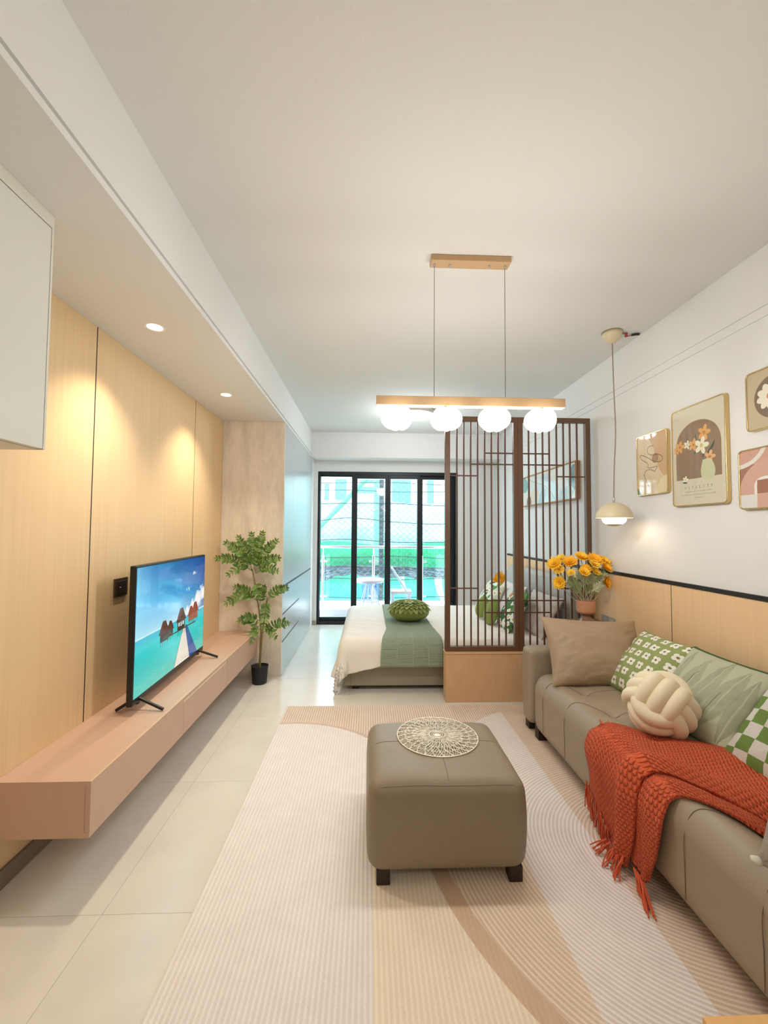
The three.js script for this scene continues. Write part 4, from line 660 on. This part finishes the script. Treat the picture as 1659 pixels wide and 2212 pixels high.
// ═════════════ artificial plant ═════════════
{
  const p = thing('potted_plant', 'tall feathery green plant in a small black pot beside the wardrobe', 'plant', [-0.943, 0, -3.74]);
  mesh('pot', lathe([[0, 0], [0.058, 0], [0.062, 0.006], [0.072, 0.145], [0.075, 0.15], [0.07, 0.152], [0.066, 0.13], [0, 0.13]], 36), std('#1d1e20', 0.55), p);
  mesh('soil', lathe([[0, 0.134], [0.0665, 0.131]].reverse(), 24), std('#3a2f27', 1), p);
  const stem = std('#8b7a4d', 0.8), gstem = std('#5f6e34', 0.8);
  const W2 = (x, y, z = 0) => V(x + 0.943, y, z);
  mesh('stem', tube([W2(-0.947, 0.12), W2(-0.944, 0.3), W2(-0.94, 0.45), W2(-0.955, 0.6), W2(-0.975, 0.72), W2(-1.0, 0.86), W2(-1.02, 0.97)], 0.007, 40, 8), stem, p);
  mesh('stem', tube([W2(-0.937, 0.12, 0.012), W2(-0.93, 0.3, 0.01), W2(-0.925, 0.45), W2(-0.905, 0.6), W2(-0.888, 0.74)], 0.006, 30, 8), stem, p);
  const lm = [std('#668a38', 0.55, { side: THREE.DoubleSide }), std('#7d9a4c', 0.55, { side: THREE.DoubleSide }), std('#53752f', 0.55, { side: THREE.DoubleSide })];
  const geo = [0.062, 0.052, 0.038].map((l) => leafGeo(l, l * 0.4, 0.12, 0.25));
  const F = [ // base xy, tip xy, depth of tip, bow
    [-1.01, 0.98, -1.03, 1.3, 0.02, 0.02], [-1.02, 0.97, -1.14, 1.27, 0.03, 0.04], [-1.02, 0.97, -1.24, 1.22, 0.05, 0.06], [-1.015, 0.97, -1.325, 1.085, 0.02, 0.06], [-1.02, 0.97, -1.2, 0.95, 0.08, 0.08],
    [-1.01, 0.98, -0.93, 1.31, 0.03, -0.02], [-1.0, 0.97, -0.81, 1.24, 0.04, -0.05], [-1.0, 0.96, -0.785, 1.09, 0.06, -0.06], [-1.0, 0.95, -0.79, 0.985, 0.08, -0.05], [-1.02, 0.98, -1.09, 1.12, 0.1, 0.03], [-1.0, 0.97, -0.94, 1.13, 0.1, -0.02],
    [-1.0, 0.88, -0.945, 0.76, 0.08, 0], [-0.97, 0.71, -1.22, 0.7, 0.06, 0.09], [-0.965, 0.7, -1.16, 0.83, 0.02, -0.04], [-0.9, 0.7, -0.71, 0.83, 0.05, -0.05], [-0.89, 0.73, -0.9, 0.5, 0.06, -0.02], [-0.96, 0.66, -0.9, 0.84, 0.06, 0.02],
    [-0.945, 0.53, -1.08, 0.58, 0.06, -0.02], [-0.94, 0.45, -1.11, 0.545, 0.04, 0.07], [-0.925, 0.43, -0.7, 0.53, 0.05, 0.04], [-0.93, 0.46, -0.79, 0.42, 0.09, -0.03], [-0.95, 0.5, -1.0, 0.38, 0.09, 0.03]];
  F.forEach(([x0, y0, x1, y1, dz, bow], i) => {
    const a = W2(x0, y0, 0), b = W2(x1, y1, dz), d = b.clone().sub(a), L = d.length(), side = V(-d.y, d.x, 0).normalize();
    const m = a.clone().lerp(b, 0.5).addScaledVector(V(0, 1, 0), Math.abs(bow) * 0.6 + 0.01); const cv = new THREE.CatmullRomCurve3([a, m, b]);
    const fr = mesh('frond', new THREE.TubeGeometry(cv, 14, 0.0022, 5), gstem, p), n = Math.max(4, Math.round(L / 0.027));
    for (let k = 1; k <= n; k++) for (const s of k === n ? [0, 1, -1] : [1, -1]) {
      const t = 0.12 + 0.86 * k / n, q = cv.getPoint(t), tg = cv.getTangent(t), sd = tg.clone().cross(V(0, 0, 1)).normalize(), dir = tg.clone().multiplyScalar(s === 0 ? 1 : 0.55).addScaledVector(sd, s * 0.85).addScaledVector(V(0, 0, 1), rr(-0.15, 0.45)).normalize();
      const lf = mesh('leaflet', geo[k > n * 0.8 ? 2 : (k + i) % 2], lm[(k + i) % 3], fr); const zz = V(rr(-0.3, 0.3), rr(0, 0.5), 1).normalize(), xx = dir.clone().cross(zz).normalize(); lf.quaternion.setFromRotationMatrix(new THREE.Matrix4().makeBasis(xx, dir, xx.clone().cross(dir))); lf.position.copy(q);
    }
  });
}

// ═════════════ side tables, flowers ═════════════
{
  const wd = std('#8a6a4c', 0.6);
  const s = thing('side_table', 'small dark wood side table hidden behind the sofa arm under the vase', 'table', [1.62, 0, -3.095]);
  mesh('tabletop', rspan(-0.18, 0.18, 0.632, 0.652, -0.17, 0.17, 0.004), wd, s); for (const x of [-0.155, 0.155]) for (const z of [-0.145, 0.145]) mesh('leg', rspan(x - 0.014, x + 0.014, 0, 0.632, z - 0.014, z + 0.014, 0.003), wd, s);
  const n = thing('nightstand', 'low nightstand on the far side of the bed', 'table', [1.66, 0, -5.38]);
  mesh('body', rspan(-0.15, 0.15, 0.03, 0.45, -0.17, 0.17, 0.006), std('#c9a67c', 0.6), n); mesh('plinth', span(-0.13, 0.13, 0, 0.03, -0.15, 0.15), M.foot, n);
}
function petalRing(n, l, w, r0, lift, sd) { const gs = []; for (let k = 0; k < n; k++) { const g = leafGeo(l * (0.88 + 0.24 * ((k * 7 + sd) % 5) / 5), w, 0.1, 0.25); g.rotateX(-lift); g.translate(0, r0, 0); g.rotateZ(k / n * Math.PI * 2 + sd); gs.push(g); } return merge(gs); }
const sunM = [std('#ffcb30', 0.6, { side: THREE.DoubleSide }), std('#fdbb1f', 0.6, { side: THREE.DoubleSide }), std('#ffd94a', 0.6, { side: THREE.DoubleSide })];
const headG = merge([petalRing(18, 0.04, 0.014, 0.008, -0.2, 1), petalRing(15, 0.033, 0.013, 0.006, -0.55, 2), petalRing(10, 0.02, 0.01, 0.004, -0.95, 3)]);
const discG = (() => { const g = new THREE.SphereGeometry(0.0095, 14, 8); g.scale(1, 1, 0.55); return g; })(), cupG = (() => { const g = new THREE.SphereGeometry(0.014, 12, 8, 0, 6.2832, Math.PI / 2, Math.PI / 2); g.rotateX(Math.PI / 2); return g; })();
function flower(t, at, from, facing, s, k) {
  const f = mesh('flower_head', headG, sunM[k % 3], t); f.position.copy(at); f.scale.setScalar(s * 1.18); f.quaternion.setFromUnitVectors(V(0, 0, 1), facing.clone().normalize());
  mesh('flower_disc', discG, std('#c98a1e', 0.9), f, 0, 0, 0.003); mesh('flower_cup', cupG, std('#7d8a4a', 0.8), f, 0, 0, -0.002);
  const mid = from.clone().lerp(at, 0.55).add(V((at.x - from.x) * 0.12, 0.01, 0)); mesh('flower_stem', tube([from, mid, at.clone().addScaledVector(facing.clone().normalize(), -0.012)], 0.0028, 18, 6), std('#b9b394', 0.8), t);
}
{
  const v = thing('flower_vase', 'frosted orange glass vase of yellow sunflowers behind the sofa arm', 'vase', [1.635, 0.652, -3.1]);
  const og = phys('#eab28a', 0.5, { transmission: 0.35, thickness: 0, side: THREE.DoubleSide });
  mesh('cup', lathe([[0.026, 0.07], [0.045, 0.073], [0.06, 0.082], [0.066, 0.095], [0.067, 0.172], [0.064, 0.174], [0.063, 0.1], [0.055, 0.088], [0.0001, 0.08]], 40), og, v);
  mesh('foot', lathe([[0.0001, 0.0], [0.066, 0.0], [0.069, 0.006], [0.062, 0.02], [0.045, 0.036], [0.03, 0.05], [0.026, 0.0698], [0.0001, 0.0698]], 40), phys('#e8b99a', 0.12, { transmission: 0.7, thickness: 0.02, ior: 1.45 }), v);
  const pxy = (px, py, dz = 0) => V((px - 1267) * 0.00356, 0.174 - (py - 1301) * 0.00352, dz);
  const H = [[1197, 1224, 0.03, 1.15], [1234, 1221, 0.0, 1.1], [1204, 1236, 0.05, 0.8], [1262, 1211, -0.02, 1.1], [1284, 1216, 0.02, 1.25], [1277, 1224, 0.06, 0.9], [1310, 1220, -0.01, 1.15], [1303, 1231, 0.05, 1.05], [1229, 1242, 0.05, 0.6], [1254, 1240, 0.07, 0.85], [1263, 1234, 0.04, 0.8], [1281, 1240, 0.05, 0.8], [1206, 1263, 0.04, 1.0], [1306, 1262, 0.03, 1.15], [1222, 1216, -0.06, 0.9]];
  H.forEach(([x, y, dz, s], k) => { const at = pxy(x, y, dz), a = k * 2.4, from = V(0.025 * Math.cos(a), 0.12, 0.025 * Math.sin(a)); flower(v, at, from, V(at.x * 2.2 + 0.1 * Math.sin(k * 3), y > 1255 ? 0.1 : 0.55, 0.45 + dz * 2), s, k); });
  const lm = [std('#b6c096', 0.85, { side: THREE.DoubleSide }), std('#9dad7a', 0.85, { side: THREE.DoubleSide }), std('#c8cfac', 0.85, { side: THREE.DoubleSide })];
  const lobed = (() => { const gs = [leafGeo(0.11, 0.03, 0.2, 0.3)]; for (let k = 0; k < 4; k++) for (const s of [1, -1]) { const g = leafGeo(0.045 - 0.006 * k, 0.018, 0.1, 0.2); g.rotateZ(-s * 0.95); g.translate(0, 0.022 + k * 0.022, 0.003 * k); gs.push(g); } return merge(gs); })();
  for (let k = 0; k < 26; k++) { const a = k * 2.399, ph = 0.2 + 0.9 * ((k * 5) % 7) / 7, d = V(Math.cos(a) * Math.sin(ph) * 1.5, Math.cos(ph), Math.sin(a) * Math.sin(ph) * 0.7).normalize(); const l = mesh('leaf', lobed, lm[k % 3], v); const base = V(d.x * 0.06, 0.22 + 0.012 * (k % 9), d.z * 0.05); l.position.copy(base); const zz = V(0.2 * Math.sin(k), 0.4, 1).normalize(), xx = d.clone().cross(zz).normalize(); l.quaternion.setFromRotationMatrix(new THREE.Matrix4().makeBasis(xx, d, xx.clone().cross(d))); l.scale.setScalar(0.75 + 0.4 * ((k * 3) % 5) / 5); }
  const w = thing('bud_vase', 'small vase with orange sunflowers on the far nightstand', 'vase', [1.7, 0.45, -5.36]);
  mesh('vase_body', lathe([[0.0001, 0], [0.035, 0], [0.045, 0.05], [0.03, 0.11], [0.02, 0.14], [0.018, 0.14], [0.0001, 0.13]], 24), std('#d98a50', 0.4), w);
  for (const [x, y, z, s] of [[0.0, 0.3, 0, 1.3], [0.07, 0.27, 0.03, 1.2], [-0.05, 0.25, 0.02, 1.1], [0.03, 0.22, 0.05, 1]]) flower(w, V(x, y, z), V(0, 0.12, 0), V(-0.5, 0.4, 0.8), s, 1);
}

// ═════════════ pictures ═════════════
function rr2(s, x, y, w, h, r) { s.moveTo(x + r, y); s.lineTo(x + w - r, y); s.quadraticCurveTo(x + w, y, x + w, y + r); s.lineTo(x + w, y + h - r); s.quadraticCurveTo(x + w, y + h, x + w - r, y + h); s.lineTo(x + r, y + h); s.quadraticCurveTo(x, y + h, x, y + h - r); s.lineTo(x, y + r); s.quadraticCurveTo(x, y, x + r, y); return s; }
function poster(label, z0, z1, y0, y1, draw, cw) {
  const w = z1 - z0, h = y1 - y0, p = thing('poster', label, 'poster', [XR, (y0 + y1) / 2, (z0 + z1) / 2], -Math.PI / 2, undefined), r = 0.024, e = 0.004;
  const s = rr2(new THREE.Shape(), -w / 2, -h / 2, w, h, r); s.holes.push(rr2(new THREE.Path(), -w / 2 + e, -h / 2 + e, w - 2 * e, h - 2 * e, r - e));
  mesh('frame', new THREE.ExtrudeGeometry(s, { depth: 0.02, bevelEnabled: true, bevelSize: 0.0015, bevelThickness: 0.0015, bevelSegments: 2, curveSegments: 8 }), M.gold, p, 0, 0, 0.002);
  const g = new THREE.ExtrudeGeometry(rr2(new THREE.Shape(), -w / 2 + e, -h / 2 + e, w - 2 * e, h - 2 * e, r - e), { depth: 0.014, bevelEnabled: false, curveSegments: 8 }), uv = g.attributes.uv, ps = g.attributes.position; for (let i = 0; i < uv.count; i++) uv.setXY(i, ps.getX(i) / w + 0.5, ps.getY(i) / h + 0.5);
  mesh('print', g, phys('#ffffff', 0.35, { map: canvasTex(cw, Math.round(cw * h / w), draw), clearcoat: 1, clearcoatRoughness: 0.04 }), p, 0, 0, 0.006);
}
const blossom = (x, cx, cy, r, n, c, mid) => { x.fillStyle = c; for (let k = 0; k < n; k++) { x.save(); x.translate(cx, cy); x.rotate(k / n * 6.2832 + 0.3); x.beginPath(); x.ellipse(0, -r * 0.6, r * 0.3, r * 0.5, 0, 0, 7); x.fill(); x.restore(); } x.fillStyle = mid; x.beginPath(); x.arc(cx, cy, r * 0.24, 0, 7); x.fill(); };
poster('gold-framed poster with a thin scribbled line on tan shapes', -2.752, -2.462, 1.582, 1.977, (x, w, h) => {
  x.fillStyle = '#dcc69d'; x.fillRect(0, 0, w, h); x.fillStyle = '#cfa878'; x.beginPath(); x.moveTo(w * 0.3, 0); x.bezierCurveTo(w * 0.75, h * 0.25, w * 0.5, h * 0.55, w, h * 0.8); x.lineTo(w, 0); x.fill(); x.fillStyle = '#e6d3a8'; x.beginPath(); x.moveTo(w * 0.6, h); x.quadraticCurveTo(w * 0.75, h * 0.7, w, h * 0.72); x.lineTo(w, h); x.fill();
  x.fillStyle = '#a67c50'; x.beginPath(); x.ellipse(w * 0.62, h * 0.42, w * 0.1, h * 0.08, 0.3, 0, 7); x.fill(); x.fillStyle = '#6e8a74'; x.beginPath(); x.moveTo(0, h * 0.86); x.quadraticCurveTo(w * 0.12, h * 0.95, w * 0.16, h); x.lineTo(0, h); x.fill();
  x.strokeStyle = '#4a4136'; x.lineWidth = w * 0.012; x.beginPath(); x.moveTo(w * 0.58, h * 0.22); x.bezierCurveTo(w * 0.3, h * 0.15, w * 0.3, h * 0.36, w * 0.55, h * 0.36); x.bezierCurveTo(w * 1.0, h * 0.36, w * 0.92, h * 0.6, w * 0.5, h * 0.44); x.bezierCurveTo(w * 0.0, h * 0.22, w * 0.05, h * 0.36, w * 0.3, h * 0.45); x.bezierCurveTo(w * 0.5, h * 0.52, w * 0.28, h * 0.55, w * 0.42, h * 0.56); x.bezierCurveTo(w * 0.7, h * 0.58, w * 0.75, h * 0.5, w * 0.6, h * 0.64); x.bezierCurveTo(w * 0.4, h * 0.54, w * 0.2, h * 0.6, w * 0.26, h * 0.7); x.bezierCurveTo(w * 0.35, h * 0.82, w * 0.42, h * 0.86, w * 0.42, h * 0.92); x.stroke();
}, 384);
poster('gold-framed VITALITY poster of a pale vase with blossoms in a brown arch', -2.421, -2.043, 1.49, 2.057, (x, w, h) => {
  x.fillStyle = '#d5cbb2'; x.fillRect(0, 0, w, h); x.fillStyle = '#8f7558'; x.beginPath(); x.moveTo(w * 0.08, h * 0.735); x.lineTo(w * 0.08, h * 0.42); x.bezierCurveTo(w * 0.08, h * 0.08, w * 0.92, h * 0.08, w * 0.92, h * 0.42); x.lineTo(w * 0.92, h * 0.735); x.fill();
  x.fillStyle = '#3f4a3a'; const lf = (a, b, c, d, wd) => { x.beginPath(); x.moveTo(a, b); x.quadraticCurveTo((a + c) / 2 - wd, (b + d) / 2, c, d); x.quadraticCurveTo((a + c) / 2 + wd, (b + d) / 2 + wd, a, b); x.fill(); };
  lf(w * 0.65, h * 0.55, w * 0.82, h * 0.4, 26); lf(w * 0.6, h * 0.55, w * 0.62, h * 0.38, 26); lf(w * 0.58, h * 0.54, w * 0.46, h * 0.5, 14); lf(w * 0.5, h * 0.43, w * 0.44, h * 0.5, 14); lf(w * 0.5, h * 0.42, w * 0.47, h * 0.28, 12); lf(w * 0.42, h * 0.4, w * 0.5, h * 0.42, 14);
  x.strokeStyle = '#5a5a42'; x.lineWidth = 3; x.beginPath(); x.moveTo(w * 0.62, h * 0.58); x.quadraticCurveTo(w * 0.5, h * 0.4, w * 0.18, h * 0.38); x.moveTo(w * 0.6, h * 0.52); x.lineTo(w * 0.63, h * 0.32); x.moveTo(w * 0.36, h * 0.38); x.lineTo(w * 0.3, h * 0.3); x.moveTo(w * 0.34, h * 0.4); x.lineTo(w * 0.3, h * 0.46); x.stroke();
  blossom(x, w * 0.16, h * 0.39, 59, 5, '#dba45a', '#b97a36'); blossom(x, w * 0.1, h * 0.42, 39, 5, '#dba45a', '#b97a36'); blossom(x, w * 0.31, h * 0.385, 41, 5, '#e6e1c8', '#c8b98a'); blossom(x, w * 0.43, h * 0.4, 57, 5, '#e0a860', '#b97a36'); blossom(x, w * 0.63, h * 0.305, 70, 5, '#dfa55c', '#b97a36'); blossom(x, w * 0.58, h * 0.425, 78, 5, '#e9e4c6', '#cdbb7c'); blossom(x, w * 0.72, h * 0.55, 59, 5, '#e2b078', '#b97a36');
  x.fillStyle = '#c9cba0'; x.beginPath(); x.moveTo(w * 0.6, h * 0.565); x.lineTo(w * 0.73, h * 0.565); x.bezierCurveTo(w * 0.86, h * 0.66, w * 0.82, h * 0.76, w * 0.7, h * 0.765); x.bezierCurveTo(w * 0.53, h * 0.77, w * 0.53, h * 0.68, w * 0.6, h * 0.565); x.fill();
  blossom(x, w * 0.26, h * 0.735, 34, 5, '#ebe5cc', '#c8b36e'); x.fillStyle = '#4a5140'; x.beginPath(); x.ellipse(w * 0.25, h * 0.765, 30, 9, 0.1, 0, 7); x.fill();
  x.fillStyle = '#5c4f3e'; x.textAlign = 'center'; x.font = `${Math.round(h * 0.036)}px serif`; const word = 'VITALITY'; for (let k = 0; k < 8; k++) x.fillText(word[k], w * (0.255 + k * 0.07), h * 0.835);
  x.font = `${Math.round(h * 0.0155)}px sans-serif`; x.fillStyle = '#77695a'; x.fillText('THE MEANING OF LIFE IS NOT SIMPLY TO EXIST,', w * 0.5, h * 0.868); x.fillText('TO SURVIVE, BUT TO MOVE AHEAD, TO GO UP, TO ACHIEVE,', w * 0.5, h * 0.898); x.fillText('TO CONQUER.', w * 0.5, h * 0.928);
}, 640);
poster('gold-framed poster of a white daisy on a brown oval', -1.924, -1.635, 1.82, 2.1, (x, w, h) => { x.fillStyle = '#c3b290'; x.fillRect(0, 0, w, h); x.fillStyle = '#7d664f'; x.beginPath(); x.ellipse(w * 0.5, h * 0.5, w * 0.36, h * 0.36, 0.2, 0, 7); x.fill(); x.fillStyle = '#8a7380'; x.beginPath(); x.ellipse(w * 0.62, h * 0.7, w * 0.16, h * 0.12, 0.5, 0, 7); x.fill(); blossom(x, w * 0.4, h * 0.48, w * 0.2, 9, '#ece4d0', '#cf8a5a'); }, 320);
poster('gold-framed poster of pink and brown arches with white bands', -1.976, -1.69, 1.452, 1.738, (x, w, h) => {
  x.fillStyle = '#cf9f8a'; x.fillRect(0, 0, w, h); x.fillStyle = '#a56f58'; x.fillRect(0, h * 0.26, w, h * 0.5); x.strokeStyle = '#e2ddd2'; x.lineWidth = w * 0.07; x.beginPath(); x.moveTo(0, h * 0.28); x.quadraticCurveTo(w * 0.35, h * 0.26, w * 0.5, -h * 0.05); x.stroke();
  x.fillStyle = '#d3a592'; x.beginPath(); x.arc(w * 0.55, h * 0.75, w * 0.55, Math.PI, 0); x.fill(); x.fillRect(0, h * 0.75, w, h); x.strokeStyle = '#e9e6e0'; x.lineWidth = w * 0.045; x.beginPath(); x.moveTo(w * 0.3, h * 0.95); x.lineTo(w * 0.3, h * 0.62); x.quadraticCurveTo(w * 0.32, h * 0.5, w * 0.5, h * 0.5); x.lineTo(w, h * 0.5); x.stroke(); x.fillStyle = '#a3694f'; x.fillRect(w * 0.33, h * 0.53, w, h * 0.22); x.fillStyle = '#dedcd6'; x.fillRect(0, h * 0.76, w * 0.32, h * 0.24);
}, 320);
{ // framed abstract over the bed
  const z0 = -4.825, z1 = -3.553, y0 = 1.622, y1 = 1.962, w = z1 - z0, h = y1 - y0;
  const p = thing('framed_picture', 'wide wood-framed pastel abstract picture above the bed', 'picture', [XR, (y0 + y1) / 2, (z0 + z1) / 2], -Math.PI / 2), fw = std('#b5854f', 0.5);
  for (const [a, b, c, d] of [[-w / 2, w / 2, h / 2 - 0.012, h / 2], [-w / 2, w / 2, -h / 2, -h / 2 + 0.012], [-w / 2, -w / 2 + 0.012, -h / 2 + 0.012, h / 2 - 0.012], [w / 2 - 0.012, w / 2, -h / 2 + 0.012, h / 2 - 0.012]]) mesh('frame_bar', rspan(a, b, c, d, 0.001, 0.042, 0.002), fw, p);
  const g = new THREE.PlaneGeometry(w - 0.024, h - 0.024); g.translate(0, 0, 0.034);
  mesh('canvas_print', g, phys('#ffffff', 0.4, { clearcoat: 0.6, clearcoatRoughness: 0.1, map: canvasTex(1024, 264, (x, W, H) => { x.fillStyle = '#e4e9e2'; x.fillRect(0, 0, W, H); const el = (c, a, b, r1, r2, ro) => { x.fillStyle = c; x.beginPath(); x.ellipse(a, b, r1, r2, ro, 0, 7); x.fill(); }; el('#7fb3b0', 40, 70, 90, 70, 0.3); el('#c9dfe0', 560, 150, 200, 130, 0.2); el('#a9c6cf', 420, 260, 60, 140, 0.5); el('#e9dcc8', 260, 200, 120, 70, -0.3); el('#8c6a52', 150, 240, 55, 60, 0.2); el('#6b8f93', 980, 120, 60, 110, 0.2); el('#f2efe6', 760, 60, 160, 60, 0.1); el('#bcd3cf', 860, 230, 140, 60, -0.2); x.strokeStyle = '#c79a5e'; x.lineWidth = 5; x.beginPath(); x.moveTo(120, 0); x.bezierCurveTo(300, 120, 500, 40, 700, 264); x.stroke(); }) }), p);
}
{ // light wood table corner at the bottom edge
  const t = thing('coffee_table', 'light wood table corner at the bottom right edge', 'table', [0.92, 0, -0.496]);
  const m = std('#e0ae6e', 0.55); mesh('tabletop', rspan(-0.3, 0.1, 0.425, 0.45, -0.29, 0.25, 0.004), phys('#ffffff', 0.5, { map: woodTex([222, 170, 104], [238, 190, 126], [1, 2], 55) }), t);
  for (const x of [-0.27, 0.07]) for (const z of [-0.26, 0.22]) mesh('leg', rspan(x - 0.018, x + 0.018, 0.009, 0.425, z - 0.018, z + 0.018, 0.004), m, t);
}
shade(scene);
renderer.render(scene, camera);
